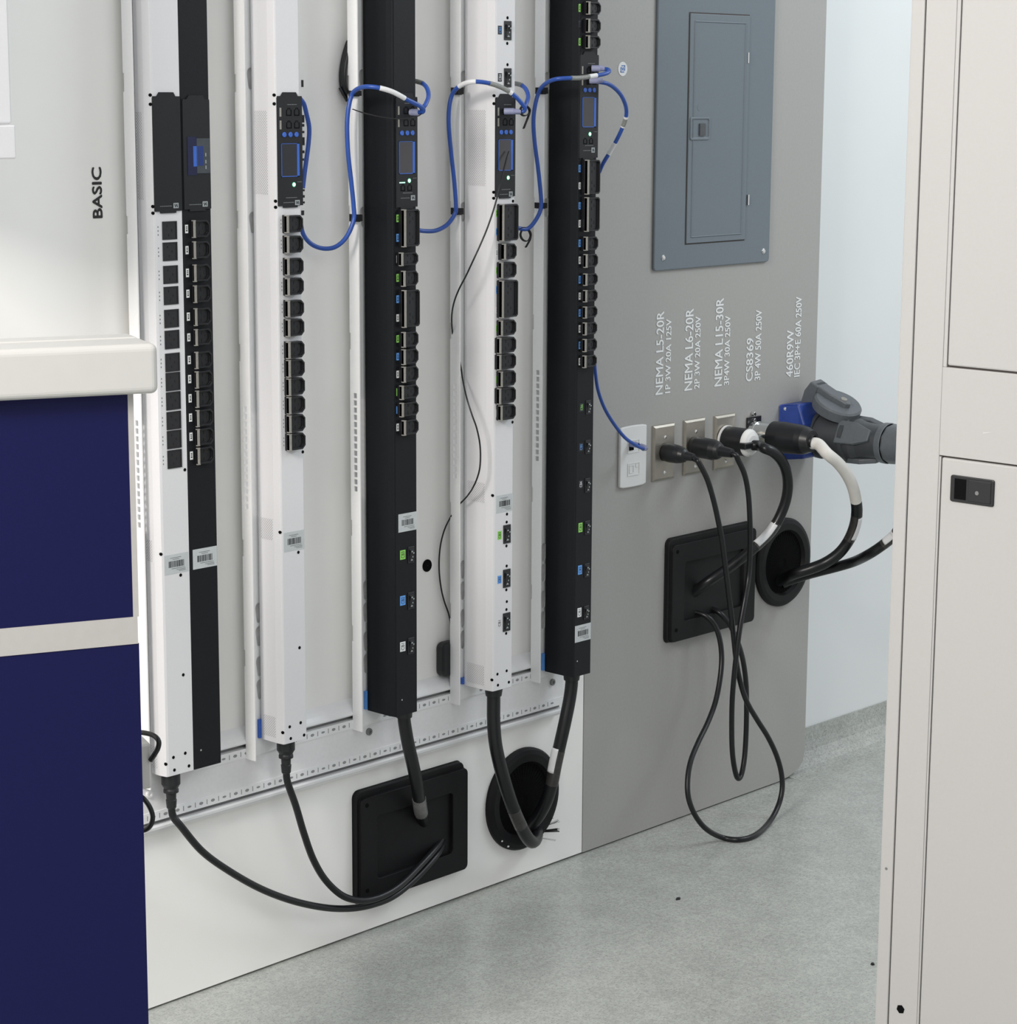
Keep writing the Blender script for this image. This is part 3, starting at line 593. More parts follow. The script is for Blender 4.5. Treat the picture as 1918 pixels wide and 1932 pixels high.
c, _ = cable('power_cable', 'thick black cord bowing across the round grommet under a white strip', 'power cable',
    [Vector((gD, -.064, .412)), Vector((gD, -.064, .395))]+T([(931, 1360, -.066), (934, 1400, -.07), (942, 1440, -.075), (953, 1480, -.078), (966, 1520, -.078), (979, 1552, -.074), (992, 1577, -.064), (1002, 1588, -.050), (1009, 1585, -.034), (1012, 1575, -.018), (1012, 1568, -.004)]), .0128, 'rubber', G, bands=[(.52, .60, 'clearband', 1.03)])
c, pE = cable('power_cable', 'thick black cord with a white tag, from a black strip into the round grommet', 'power cable',
    [Vector((gE, -.064, .400)), Vector((gE, -.064, .385))]+T([(1074, 1320, -.064), (1066, 1360, -.064), (1057, 1400, -.062), (1048, 1440, -.058), (1040, 1480, -.052), (1030, 1512, -.042), (1015, 1540, -.026), (1000, 1558, -.012), (992, 1566, -.004)]), .0125, 'rubber', G, bands=[(.44, .60, 'clearband', 1.03)])
wrap_tag(c, pE, .435, .545, .0137, (-1.3, .05, .18), 40)
# square grommet, white wall
def square_grommet(x0, x1, z0, z1, m, label):
    g = thing('cable_grommet', ((x0+x1)/2, 0, z0), label, 'grommet')
    w_ = x1-x0; h_ = z1-z0; fr = MB()
    fr.cup(rrect(x0, x1, z0, z1, .012), -.0002, -.010, .030, .0085); fr.build('outer_frame', m, g, bevel=.002)
    MB().cup(rrect(x0+w_*.02, x1+w_*.012, z0+h_*.005, z1-h_*.055, .010), -.0095, -.017, .040, .0155).build('inner_frame', m, g, bevel=.0015)
    mb = MB().box((x0+.05, -.001, z0+.045), (x1-.045, -.0025, z1-.05)); n = 40
    for k in range(n):
        x = x0+.05+(x1-x0-.095)*k/n; mb.box((x, -.002, z0+.046), (x+.0015, -.0045, z1-.051))
    mb.build('brush_strip', 'gromi', g)
    for fx, fz in ((.07, .12), (.07, .88)): MB().cyl((x0+w_*fx, -.0169, z0+h_*fz), (0, -1, 0), .0008, .004).build('screw', 'gromi', g)
    return g
a, b = P(665, 1494), P(873, 1640)
square_grommet(P(665.5, 1600).x, P(868, 1540).x, P(665, 1707).z, P(665, 1495).z, 'grom', 'square black cable grommet low in the white wall')
a = P(1253, 1115); square_grommet(P(1253, 1115).x, P(1411, 1080).x, P(1253, 1212.5).z, P(1253, 1018.5).z, 'gromr', 'square charcoal cable grommet in the grey board under the steel plates')
def round_grommet(cx, cz, R, m, label, tufts=False):
    g = thing('cable_grommet', (cx, 0, cz-R), label, 'grommet')
    MB().lathe((cx, -.0002, cz), (0, -1, 0), [(0, R), (.006, R), (.011, R*.96), (.013, R*.88), (.012, R*.74), (.006, R*.71), (.004, R*.70)], 56).build('ring', m, g)
    mb = MB().lathe((cx, -.0005, cz), (0, -1, 0), [(0, R*.72), (.0035, R*.72), (.0035, .0002)], 40)
    for k in range(48):
        a = 2*math.pi*k/48; d = Vector((math.cos(a), 0, math.sin(a))); n = Vector((-d.z, 0, d.x))*.0012; o = Vector((cx, -.0045, cz))
        mb.add([o+d*R*.71+n, o+d*R*.71-n, o+d*R*.1-n*.3+Vector((0, -.004, 0)), o+d*R*.1+n*.3+Vector((0, -.004, 0))], [(0, 1, 2, 3)])
    mb.build('brush', 'gromi', g)
    return g
gl = round_grommet(P(983, 1506).x, P(983, 1506).z, (P(983, 1410).z-P(983, 1602).z)/2*.985, 'grom', 'round black cable grommet near the floor at the end of the white wall')
bt = MB()
for (x0, y0), (x1, y1), r, n in (((1026, 1568), (1055, 1566), .0004, 16), ((1036, 1545), (1044, 1541), .0003, 3), ((1032, 1556), (1056, 1548), .0003, 5), ((1020, 1582), (1050, 1587), .0002, 3)):
    for k in range(n):
        j = random.uniform(-4, 4) if n > 8 else random.uniform(-3, 3)
        bt.tube([P(x0, y0+j*.6, -.008), P((x0+x1)/2, (y0+y1)/2+j*.8, -.016), P(x1+random.uniform(-5, 1), y1+j, -.018)], r, 5)
bt.build('loose_bristle', 'grom', gl)
for px, py, s_ in ((946.5, 1587, .0018), (958, 1597, .0022)):
    p = P(px, py, -.0125); MB().prism([p+Vector((-s_*1.2, 0, -s_*.3)), p+Vector((s_*.5, 0, -s_)), p+Vector((s_*1.4, 0, s_*.2)), p+Vector((-.0002, 0, s_))], (0, -.0012, 0)).build('paint_chip', 'ivory', gl)
round_grommet(P(1473, 1060).x, P(1473, 1060).z, (P(1473, 977).z-P(1473, 1144).z)/2*.985, 'gromr', 'round charcoal cable grommet near the far edge of the grey board')
# ------------------------------------------------------------------ data cables on the channels
G = 'blue data cables strung between the power strips'
yl = -.058
def rj(c, p, ax, L=.03):
    MB().lathe(p, ax, [(0, .0001), (0, .0058), (.016, .0058), (.020, .0045), (L, .0042), (L, .0001)], 12).build('plug', 'clear', c)
c, _ = cable('data_cable', 'blue data cable with one white tag crossing the wide black strip', 'cable',
    T([(566, 415, -.03), (572, 442, -.03), (588, 461, -.035), (611, 469, -.04), (634, 465, -.045), (654, 446, -.05), (667, 415, -.053), (667, 390, -.053), (662, 340, -.052), (656.5, 290, -.052), (654.5, 240, -.052), (657, 205, -.053), (664, 178, -.056), (676, 167, -.075), (692, 163.5, -.10), (716, 166, -.118), (742, 174, -.126), (768, 188, -.128), (790, 199, -.128), (798, 206, -.126), (797, 211, -.122), (790, 212, -.110)]), .0038, 'cat', G, bands=[(.715, .80, 'tape', 1.12)])
rj(c, P(789, 212, -.108), (-.6, .8, 0), .012)
c, _ = cable('data_cable', 'short blue cable arc at the edge of the blank-bottomed white strip', 'cable',
    T([(566, 186, -.03), (573, 196, -.03), (578, 215, -.03), (583, 240, -.03), (582, 268, -.03), (578, 300, -.03), (574, 330, -.03), (571, 355, -.03)]), .0038, 'cat', G)
c, _ = cable('data_cable', 'short blue cable bend with grey tag at the edge of the wide black strip', 'cable',
    T([(779, 152, -.06), (787, 154, -.07), (798, 158, -.085), (806, 168, -.10), (808, 182, -.11), (803, 196, -.118), (798, 203, -.119), (795, 207, -.115)]), .0038, 'cat', G, bands=[(.10, .28, 'tapeg', 1.1)])
c, _ = cable('data_cable', 'blue data cable with two tags arching over the white strip with breakers', 'cable',
    T([(782, 433, -.04), (800, 436, -.04), (822, 435, -.043), (843, 424, -.046), (857, 405, -.05), (860, 390, -.052), (857, 345, -.052), (851, 290, -.052), (846.5, 240, -.052), (847, 205, -.053), (853, 178, -.057), (866, 163, -.075), (885, 155, -.10), (906, 154.5, -.115), (930, 159, -.122), (952, 168, -.126), (970, 180, -.13), (984, 195, -.133), (990, 205, -.133), (985, 211, -.128), (972, 211.5, -.118), (960, 211, -.109)]), .0038, 'cat', G, bands=[(.525, .60, 'tape', 1.12), (.655, .735, 'tapeg', 1.12), (.735, .75, 'tape', 1.12)])
rj(c, P(951, 210, -.1035), (.55, -.8, 0), .03)
c, _ = cable('data_cable', 'short blue cable bend with grey tag at the edge of the white strip with breakers', 'cable',
    T([(966, 157, -.06), (974, 158, -.07), (984, 161, -.085), (992, 169, -.10), (996, 182, -.115), (993, 194, -.126), (989, 202, -.129)]), .0038, 'cat', G, bands=[(.14, .36, 'tapeg', 1.1)])
c, _ = cable('data_cable', 'blue data cable crossing the black strip beside the grey board into its display', 'cable',
    T([(970, 426, -.04), (980, 431, -.042), (996, 431, -.045), (1011, 414, -.049), (1020, 393, -.052), (1020, 370, -.052), (1015, 320, -.052), (1008.5, 270, -.052), (1006, 230, -.052), (1009, 200, -.053), (1017, 172, -.057), (1030, 157, -.08), (1048, 149.5, -.11), (1070, 147.5, -.125), (1094, 147, -.13), (1118, 143.5, -.134), (1140, 139.5, -.138), (1148.5, 135, -.136), (1146, 131, -.128), (1136, 130.5, -.118), (1127, 129.5, -.110)]), .0038, 'cat', G, bands=[(.665, .735, 'tapeg', 1.12), (.735, .765, 'tape', 1.15)])
rj(c, P(1116, 129, -.1035), (.55, -.8, 0), .024)
c, _ = cable('data_cable', 'blue data cable with white tags arching out over the grey board', 'cable',
    T([(1122, 153, -.112), (1132, 155, -.118), (1146, 158, -.12), (1160, 167, -.118), (1172, 181, -.113), (1180, 200, -.105), (1181, 218, -.098), (1175, 238, -.088), (1164, 262, -.075), (1150, 287, -.06), (1137, 309, -.05), (1130, 325, -.04)]), .0038, 'cat', G, bands=[(.56, .575, 'tape', 1.12), (.575, .64, 'tapeg', 1.12), (.64, .65, 'tape', 1.12), (.76, .84, 'tape', 1.12)])
rj(c, P(1112, 152, -.1035), (.55, -.8, 0), .024)
c, _ = cable('data_cable', 'blue data cable ending in the white wall jack', 'cable',
    T([(1121, 680, -.05), (1123, 705, -.05), (1128, 737, -.05), (1140, 770, -.05), (1158, 800, -.052), (1178, 825, -.054), (1196, 838, -.058), (1209, 845, -.058), (1217, 846, -.050), (1214, 843, -.040), (1204, 840, -.028), (1196, 839, -.018)]), .0034, 'cat', G, bands=[(.68, .88, 'clear', 1.5)])
rj(c, P(1189, 838, -.009), (.1, -1, 0), .014)
# hook-and-loop ties round channel flanges
G = 'black hook-and-loop ties on the channel flanges'
def tie(px0, px1, py0, py1, label):
    x = min(chX, key=lambda q: abs(q-P((px0+px1)/2, py0, -.035).x))
    z0, z1 = P((px0+px1)/2, py1, -.045).z, P((px0+px1)/2, py0, -.045).z
    mb = MB()
    mb.box((x-.0022, YR-.003, z0), (x-.0008, -.0500, z1)); mb.box((x-.0022, -.0485, z0+.001), (x+.0042, -.0500, z1)); mb.box((x+.0028, -.0485, z0+.001), (x+.0042, -.03, z1)); mb.box((x-.0125, -.0485, z0+.0005), (x-.0010, -.0500, z1-.0005)); mb.box((x-.0125, -.036, z0+.0005), (x-.0110, -.0500, z1-.0005)); mb.box((x-.0125, -.036, z0+.0005), (x-.0010, -.0375, z1-.0005))
    tag(mb.build('cable_tie', 'velcro', bevel=.0006, bseg=1), label, 'cable tie', G)
tie(652, 676, 171, 182, 'upper black tie on the channel of the first wide black strip'); tie(657, 677, 405, 419, 'lower black tie on the channel of the first wide black strip')
tie(850, 869, 165, 179, 'upper black tie on the channel of the white strip with breakers'); tie(850, 869, 393, 406, 'lower black tie on the channel of the white strip with breakers')
tie(1010, 1029, 165, 178, 'upper black tie on the channel beside the grey board'); tie(1010, 1029, 383, 394, 'lower black tie on the channel beside the grey board')
def ribbon(pts, y, wdt, label):
    path = smooth_path([P(a, b, y+c) for a, b, c in pts], 8); mb = MB(); n = len(path); wv = Vector((-.35*wdt, -wdt, .2*wdt))
    vs = [p for p in path]+[p+wv for p in path]
    mb.add(vs, [(i, i+1, n+i+1, n+i) for i in range(n-1)]); o = mb.build('cable_tie', 'velcro'); m_ = o.modifiers.new('s', 'SOLIDIFY'); m_.thickness = .0016; m_.offset = 0
    tag(o, label, 'cable tie')
ribbon([(979, 208, 0), (983, 201, 0), (991, 201, 0), (997.5, 208, 0), (995, 216, 0), (987, 219, 0), (981, 215, 0), (980, 207, .003), (986, 201, .004), (994, 203, .004), (997, 212, .004), (993, 225, .004), (989, 235, .004), (986, 243, .004)], -.125, .006, 'curled black tie with a dangling tail beside the display of the third white strip')
ribbon([(978, 432, 0), (984, 430, 0), (991, 431, 0), (996, 436, 0), (999, 445, 0), (995, 454, 0), (988, 455, 0), (982, 450, 0), (980, 442, .002), (984, 434, .003), (993, 433, .003), (999, 441, .003), (998, 452, .003), (994, 460, .003), (990, 467, .003)], -.040, .006, 'open black tie loop beside the first large outlet of the third white strip')
ribbon([(664, 206, .05), (684, 213, .02), (712, 220, 0), (740, 224, -.004), (766, 224, -.006), (786, 220, -.008), (796, 213, -.008), (799, 206, -.006)], -.112, .0025, 'thin black strap slung across the first wide black strip')
# black cord bundle behind the third channel
bd = MB()
for k in range(3):
    bd.tube(smooth_path([P(x+k*3.2, y_, -.006-.006*k) for x, y_ in ((657, 78), (650, 100), (645, 125), (643.5, 148), (646, 168), (654, 182), (666, 190))], 8), .0038, 10)
bd.tube(smooth_path(T([(641, 165, -.008), (648, 178, -.012), (655, 190, -.012)]), 6), .003, 8)
tag(bd.build('cord_bundle', 'rubber'), 'black bundled cord hanging behind the channel of the first wide black strip', 'cord')
# thin black wire weaving round the third white strip
wt, _ = cable('sensor_wire', 'thin black wire running from the third white strip down to the black adapter', 'wire',
    T([(960, 286, -.106), (954, 305, -.11), (944, 345, -.115), (934, 385, -.115), (921, 425, -.112), (908, 457, -.108), (893, 490, -.10), (879, 520, -.085), (866, 545, -.07), (857, 568, -.055), (852.5, 590, -.04), (852, 612, -.03), (854, 634, -.024)]), .0015, 'rubber', seg=8)
path = smooth_path(T([(854, 634, -.024), (862, 660, -.026), (869, 692, -.030), (873, 718, -.05), (880, 750, -.075), (890, 782, -.09), (899, 808, -.098), (905, 838, -.10), (906, 868, -.10), (903, 892, -.098), (894, 916, -.085), (882, 935, -.06), (869, 949, -.040), (860, 958, -.026), (853, 970, -.022), (840, 995, -.014), (832, 1022, -.010), (828.5, 1050, -.008), (828.5, 1080, -.008), (832, 1110, -.008), (838, 1135, -.008), (846, 1158, -.008), (850, 1180, -.010), (851, 1218, -.012)]), 8)
MB().tube(path, .0015, 8).build('wire_run', 'rubber', wt)
x0, x1 = P(830, 1250, -.012).x, P(858, 1250, -.012).x
a0 = MB().prism([(x, -.0006, z) for x, z in rrect(x0, x1, P(832, 1281, -.02).z, P(832, 1216, -.02).z, .012)], (0, -.020, 0)).build('power_adapter', 'plastic', bevel=.004)
tag(a0, 'black adapter block on the wall half hidden behind the fourth channel', 'adapter')
p = P(805, 1067); tag(MB().lathe((p.x, -.0003, p.z), (0, -1, 0), [(0, .0115), (.0012, .0115), (.0016, .0105), (.0016, .0002)]).build('wall_plug', 'hole'), 'small round black plug in the white wall beside the first wide black strip', 'plug')
# oval sticker with the blue mark
p = P(1174, 130); st = thing('sticker', (p.x, 0, p.z-.0125), 'round white sticker with a blue emblem, high on the grey board', 'sticker')
MB().cyl((p.x, -.0001, p.z), (0, -1, 0), .0006, .0135, 36).build('disc', 'ivory', st)
k = MB(); hw_ = .0068; t_ = .0017; y0, y1 = -.0006, -.0010
k.box((p.x-hw_, y0, p.z-hw_), (p.x-hw_+t_, y1, p.z+hw_*.5)); k.box((p.x+hw_-t_, y0, p.z-hw_*.5), (p.x+hw_, y1, p.z+hw_)); k.box((p.x-hw_*.6, y0, p.z+hw_-t_), (p.x+hw_, y1, p.z+hw_)); k.box((p.x-hw_, y0, p.z-hw_), (p.x+hw_*.6, y1, p.z-hw_+t_))
k.prism([(p.x-hw_*.55, y0, p.z-hw_*.5), (p.x-hw_*.2, y0, p.z-hw_*.5), (p.x+hw_*.55, y0, p.z+hw_*.5), (p.x+hw_*.2, y0, p.z+hw_*.5)], (0, y1-y0, 0))
k.box((p.x-hw_*.55, y0, p.z-hw_*.1), (p.x-hw_*.3, y1, p.z+hw_*.55)); k.box((p.x+hw_*.3, y0, p.z-hw_*.55), (p.x+hw_*.55, y1, p.z+hw_*.1))
k.build('emblem', 'logoblue', st)
# ------------------------------------------------------------------ breaker panel
yp = -.006
ex0, ex1 = P(1235, 400, yp).x, P(1453, 400, yp).x; ez0 = P(1234, 512, yp).z; ez1 = 1.97
ep = thing('breaker_panel', ((ex0+ex1)/2, 0, ez0), 'grey steel electrical panel cover on the grey board', 'electrical panel')
MB().prism([(x, -.0002, z) for x, z in rrect(ex0, ex1, ez0, ez1, .008)], (0, yp, 0)).build('cover', 'panel', ep, bevel=.002)
dx0, dx1 = P(1297, 240, yp).x, P(1408, 240, yp).x; dz0, dz1 = P(1294, 459.5, yp).z, P(1298, 25, yp).z
MB().box((dx0-.003, yp+.002, dz0-.0025), (dx1+.0015, yp-.0004, dz1+.0025)).build('door_gap', 'gap', ep)
dr = MB().box((dx0, yp, dz0), (dx1, yp-.0028, dz1)).build('door', 'panel', ep, bevel=.0008)
q0, q1 = P(1305, 240, yp).x, P(1400, 240, yp).x; lz0, lz1 = P(1318, 264, yp).z, P(1318, 221, yp).z; lx1 = P(1336, 243, yp).x
pan = [(q0, P(1303, 447, yp).z), (q1, P(1303, 447, yp).z), (q1, P(1305, 40, yp).z), (q0, P(1305, 40, yp).z)]
k = MB(); r_ = .0016
for (xa_, za_), (xb_, zb_) in zip(pan, pan[1:]+pan[:1]):
    k.tube([(xa_, yp-.0026, za_), (xb_, yp-.0026, zb_)], r_, 8)
k.build('door_rib', 'panel', dr)
lt = MB().cup(rrect(dx0+.003, lx1, lz0, lz1, .005), yp-.002, yp-.005, .004, .002).build('latch', 'panel', dr, bevel=.0008)
MB().box((P(1316, 244, yp).x, yp-.0035, P(1320, 256, yp).z), (P(1326.5, 244, yp).x, yp-.0062, P(1320, 233, yp).z)).build('latch_slide', 'panelk', lt)
MB().cyl((P(1316.5, 203, yp).x, yp-.0026, P(1316.5, 203, yp).z), (0, -1, 0), .0006, .0062, 24).build('knockout', 'panel', dr)
for py in (109, 377): p = P(1408.5, py, yp); MB().box((p.x-.0015, yp-.001, p.z-.0105), (p.x+.0025, yp-.0045, p.z+.0105)).build('hinge', 'chrome', ep)
for px, py in ((1250.5, 486.5), (1439.5, 474)):
    p = P(px, py, yp); sc_ = MB().lathe((p.x, yp+.0005, p.z), (0, -1, 0), [(0, .0062), (.0015, .006), (.003, .0042), (.0036, .0002)], 18).build('screw', 'chrome', ep)
# ------------------------------------------------------------------ wall jack and steel plates
def pz(px, py, y=0): return P(px, py, y).z
jx0, jx1 = P(1165, 862).x, P(1214.3, 855).x; jz0, jz1 = P(1190, 916.5).z, P(1190, 803.5).z
jp = thing('wall_jack', ((jx0+jx1)/2, 0, jz0), 'white two-port wall jack plate beside the first steel plate', 'wall jack')
pts = [(jx0, jz0+.002)]+[(jx0+(jx1-jx0)*i/8, jz0-.0012*math.sin(math.pi*i/8)) for i in range(1, 8)]+[(jx1, jz0+.002), (jx1, jz1-.001)]+[(jx1-(jx1-jx0)*i/8, jz1+.0016*math.sin(math.pi*i/8)) for i in range(1, 8)]+[(jx0, jz1-.001)]
MB().prism([(x, -.0002, z) for x, z in pts], (0, -.007, 0)).build('plate', 'ivory', jp, bevel=.002)
for py, full in ((842, True), (885, False)):
    cz = pz(1193, py, -.007); cx = P(1194.5, py, -.007).x
    o = MB().cup([(cx-.0185, cz-.013), (cx+.0185, cz-.013), (cx+.0185, cz+.013), (cx-.0185, cz+.013)], -.006, -.0085, .002, .0012).build('port_module', 'ivory', jp)
    MB().cup([(cx-.0135, cz-.0075), (cx-.0005, cz-.0075), (cx-.0005, cz+.0085), (cx-.0135, cz+.0085)], -.0072, -.0088, .0012, .0012).build('network_port', 'hole' if full else 'ivory', o)
    MB().box((cx+.006, -.0072, cz+.003), (cx+.013, -.0085, cz+.0095)).build('icon_tab', 'ivory', o)
G = 'stainless outlet plates on the grey board'
plates = []
for i, (px, py, nm) in enumerate(((1249, 853, 'steel outlet plate nearest the white wall jack'), (1307, 842, 'steel outlet plate in the middle of three'), (1364, 833, 'steel outlet plate nearest the square black socket'))):
    p = P(px, py); x0, x1, z0, z1 = p.x-.035, p.x+.035, p.z-.057, p.z+.057
    t = thing('outlet_plate', (p.x, 0, z0), nm, 'outlet plate', G); plates.append(p)
    q = MB(); b_ = .005; hh = .0062
    vs = [(x0, -.0002, z0), (x1, -.0002, z0), (x1, -.0002, z1), (x0, -.0002, z1), (x0+.001, -hh*.55, z0+.001), (x1-.001, -hh*.55, z0+.001), (x1-.001, -hh*.55, z1-.001), (x0+.001, -hh*.55, z1-.001), (x0+b_, -hh, z0+b_), (x1-b_, -hh, z0+b_), (x1-b_, -hh, z1-b_), (x0+b_, -hh, z1-b_)]
    fs = [(0, 3, 2, 1), (8, 9, 10, 11)]+[(k*4+j, k*4+(j+1) % 4, k*4+4+(j+1) % 4, k*4+4+j) for k in range(2) for j in range(4)]
    q.add(vs, fs).build('plate', 'steel', t)
    for dz in (-.041, .031): MB().lathe((p.x+.001, -hh+.0005, p.z+dz), (0, -1, 0), [(0, .004), (.0012, .0036), (.002, .0002)], 16).build('screw', 'chrome', t)
    MB().cyl((p.x, -hh+.0005, p.z), (0, -1, 0), .002, [.0175, .0175, .024][i], 32).build('socket', 'plastic', t)
# cords from the plates
G = 'black cords plugged into the grey board'
def base(i, px, py): p = P(px, py); return Vector((p.x, -.008, p.z))
o1 = base(0, 1250, 852)
c, _ = cable('power_cable', 'slim black cord in the first steel plate, sagging in a wide loop onto the floor', 'power cable',
    [o1+Vector((.001, -.058, -.003)), o1+Vector((.004, -.075, -.008))]+T([(1318, 873, -.09), (1334, 905, -.10), (1346, 945, -.105), (1355, 985, -.105), (1361, 1015, -.105), (1367, 1060, -.105), (1373, 1110, -.105), (1379, 1160, -.105), (1384, 1205, -.106), (1389, 1250, -.108), (1397, 1290, -.112), (1409, 1325, -.12), (1428, 1358, -.125), (1448, 1390, -.13), (1464, 1424, -.135), (1473.5, 1458, -.14), (1475, 1490, -.145), (1467, 1522, -.15), (1450, 1552, -.155), (1425, 1575, -.158), (1395, 1584, -.158), (1362, 1580, -.155), (1332, 1564, -.148), (1311, 1538, -.14), (1298.5, 1505, -.13), (1297, 1470, -.12), (1303, 1435, -.11), (1317, 1400, -.10), (1334, 1365, -.09), (1349, 1325, -.08), (1358, 1280, -.07), (1361, 1240, -.062), (1357, 1205, -.055), (1347, 1178, -.045), (1331, 1162, -.03), (1309, 1154, -.004)]), .0056, 'rubber', G)
MB().lathe(o1, (.03, -1, -.05), [(0, .0001), (0, .0185), (.012, .0195), (.030, .0185), (.040, .0165), (.048, .0135), (.052, .0095), (.070, .0075), (.071, .0001)]).build('plug', 'plastic', c)
o2 = base(1, 1302, 841)
c, _ = cable('power_cable', 'slim black cord in the second steel plate, hanging in a narrow loop', 'power cable',
    [o2+Vector((.002, -.088, -.004)), o2+Vector((.005, -.105, -.008))]+T([(1392, 868, -.115), (1404, 895, -.12), (1411, 930, -.12), (1414, 975, -.12), (1415, 1025, -.118), (1412, 1085, -.115), (1404, 1135, -.122), (1396, 1180, -.124), (1390, 1225, -.124), (1385, 1270, -.12), (1381, 1320, -.11), (1380, 1370, -.10), (1381, 1415, -.10), (1385, 1448, -.10), (1391, 1468, -.098), (1398, 1462, -.095), (1404, 1430, -.09), (1407, 1385, -.085), (1408, 1335, -.08), (1407, 1290, -.075), (1402, 1250, -.07), (1395, 1222, -.062), (1386, 1198, -.053), (1374, 1175, -.042), (1358, 1157, -.028), (1341, 1147, -.004)]), .0056, 'rubber', G)
MB().lathe(o2, (.02, -1, -.04), [(0, .0001), (0, .0185), (.010, .0215), (.050, .0215), (.062, .0185), (.068, .0150), (.070, .0115), (.098, .0090), (.099, .0001)]).build('plug', 'plastic', c)
o3 = base(2, 1364, 829)
c, p3 = cable('power_cable', 'thick black cord with a white tag, in the third steel plate', 'power cable',
    [o3+Vector((.0, -.066, -.004)), o3+Vector((.004, -.085, -.004))]+T([(1442, 846, -.115), (1458, 853, -.125), (1472, 866, -.13), (1482, 886, -.132), (1486, 912, -.13), (1483, 940, -.125), (1474, 967, -.118), (1461, 992, -.11), (1444, 1014, -.10), (1422, 1034, -.09), (1396, 1055, -.075), (1365, 1078, -.055), (1335, 1098, -.035), (1308, 1118, -.004)]), .0110, 'rubber', G, bands=[(.59, .73, 'clearband', 1.04)])
pg = c
MB().lathe(o3, (0, -1, 0), [(0, .0001), (0, .031), (.005, .031), (.005, .028)]).build('plug_ring', 'ivory', c)
MB().lathe(o3+Vector((0, -.005, 0)), (0, -1, 0), [(0, .029), (.052, .029), (.052, .020)]).build('plug', 'plastic', c)
MB().lathe(o3+Vector((0, -.057, 0)), (0, -1, 0), [(0, .029), (.004, .0285), (.010, .024), (.013, .016), (.013, .0001)]).build('plug_cap', 'ivory', c)
q = o3+Vector((0, -.055, 0)); MB().box(q+Vector((-.0335, -.002, -.0095)), q+Vector((.012, -.020, .0035))).build('cord_clamp', 'plastic', c, bevel=.002)
wrap_tag(pg, p3, .595, .72, .0121, (-1.2, -.16, .3), 52)
# square black socket with chrome barrel
p = P(1419, 805); sk = thing('panel_socket', (p.x, 0, p.z-.02), 'square black socket with a chrome barrel, after the three steel plates', 'socket')
cx0, cx1 = P(1407, 800).x, P(1433, 800).x
MB().box((cx0, -.0003, P(1419, 840).z), (cx1, -.004, P(1419, 786).z)).build('flange', 'plastic', sk, bevel=.001)
for px, py in ((1421, 781), (1421.5, 793)): q = P(px, py, -.004); MB().lathe((q.x, -.0015, q.z), (0, -1, 0), [(0, .0045), (.006, .0045), (.007, .0035), (.007, .0002)], 14).build('screw', 'chrome', sk)
o4 = Vector((P(1420, 818, -.004).x, -.004, P(1420, 818, -.004).z))
MB().lathe(o4, (0, -1, 0), [(0, .0245), (.004, .0265), (.060, .0265), (.060, .02)]).build('barrel', 'chrome', sk)
MB().lathe(o4+Vector((0, -.012, 0)), (0, -1, 0), [(0, .0267), (.0005, .0274), (.004, .0274), (.0045, .0267)]).build('barrel_ring', 'chrome', sk)
c, p4 = cable('power_cable', 'thick cord with a white sleeve bending down from a fat black connector', 'power cable',
    [o4+Vector((0, -.150, -.004)), o4+Vector((.004, -.166, -.006))]+T([(1560, 856, -.195), (1580, 873, -.20), (1596, 893, -.20), (1607, 915, -.197), (1613.5, 940, -.19), (1616, 965, -.182), (1612, 992, -.17), (1601, 1019, -.155), (1583, 1043, -.138), (1558, 1061, -.115), (1529, 1073, -.09), (1500, 1082, -.06), (1478, 1092, -.02), (1468, 1097, -.004)]), .0122, 'rubber', G, bands=[(.0, .415, 'sleeve', 1.03), (.48, .60, 'clearband', 1.02)])
MB().lathe(o4+Vector((0, -.050, 0)), (0, -1, 0), [(0, .0265), (.004, .0320), (.03, .0330), (.075, .0310), (.088, .0285), (.102, .0225), (.103, .012)]).build('connector', 'plastic', c)
MB().lathe(o4+Vector((.0, -.148, -.001)), (.1, -1, -.1), [(0, .015), (.008, .0138)]).build('connector_collar', 'plastic', c)
wrap_tag(c, p4, .49, .59, .0130, (-.18, -1.25, .18), 34)
# blue pin-and-sleeve socket with flap, grey plug
p = P(1497, 815); zc = p.z-.002; xc = p.x+.012
ps = thing('pin_socket', (xc, 0, zc-.05), 'blue pin-and-sleeve wall socket with a raised grey flap', 'socket')
bx0 = P(1467, 800).x; k = MB()
k.prism([(bx0, -.0003, zc-.052), (bx0, -.0003, pz(1467, 763)), (bx0+.01, -.012, pz(1467, 763)-.001), (bx0+.01, -.045, pz(1467, 763)+.004), (bx0+.01, -.062, zc+.030), (bx0+.01, -.062, zc-.045), (bx0+.01, -.012, zc-.052)], (.105, 0, 0))
k.build('housing', 'pinblue', ps, bevel=.004)
q = PX(1478, 770, bx0+.006); MB().lathe((q.x-.001, -.014, q.z-.001), (-.5, -1, 0), [(0, .004), (.0025, .0035), (.003, .0002)], 14).build('screw', 'chrome', ps)
ox = Vector((xc+.006, -.055, zc))
MB().lathe(ox, (0, -1, 0), [(0, .050), (.012, .051), (.012, .047), (.075, .047), (.078, .050), (.088, .050), (.090, .042)], 40).build('sleeve_ring', 'pindark', ps)
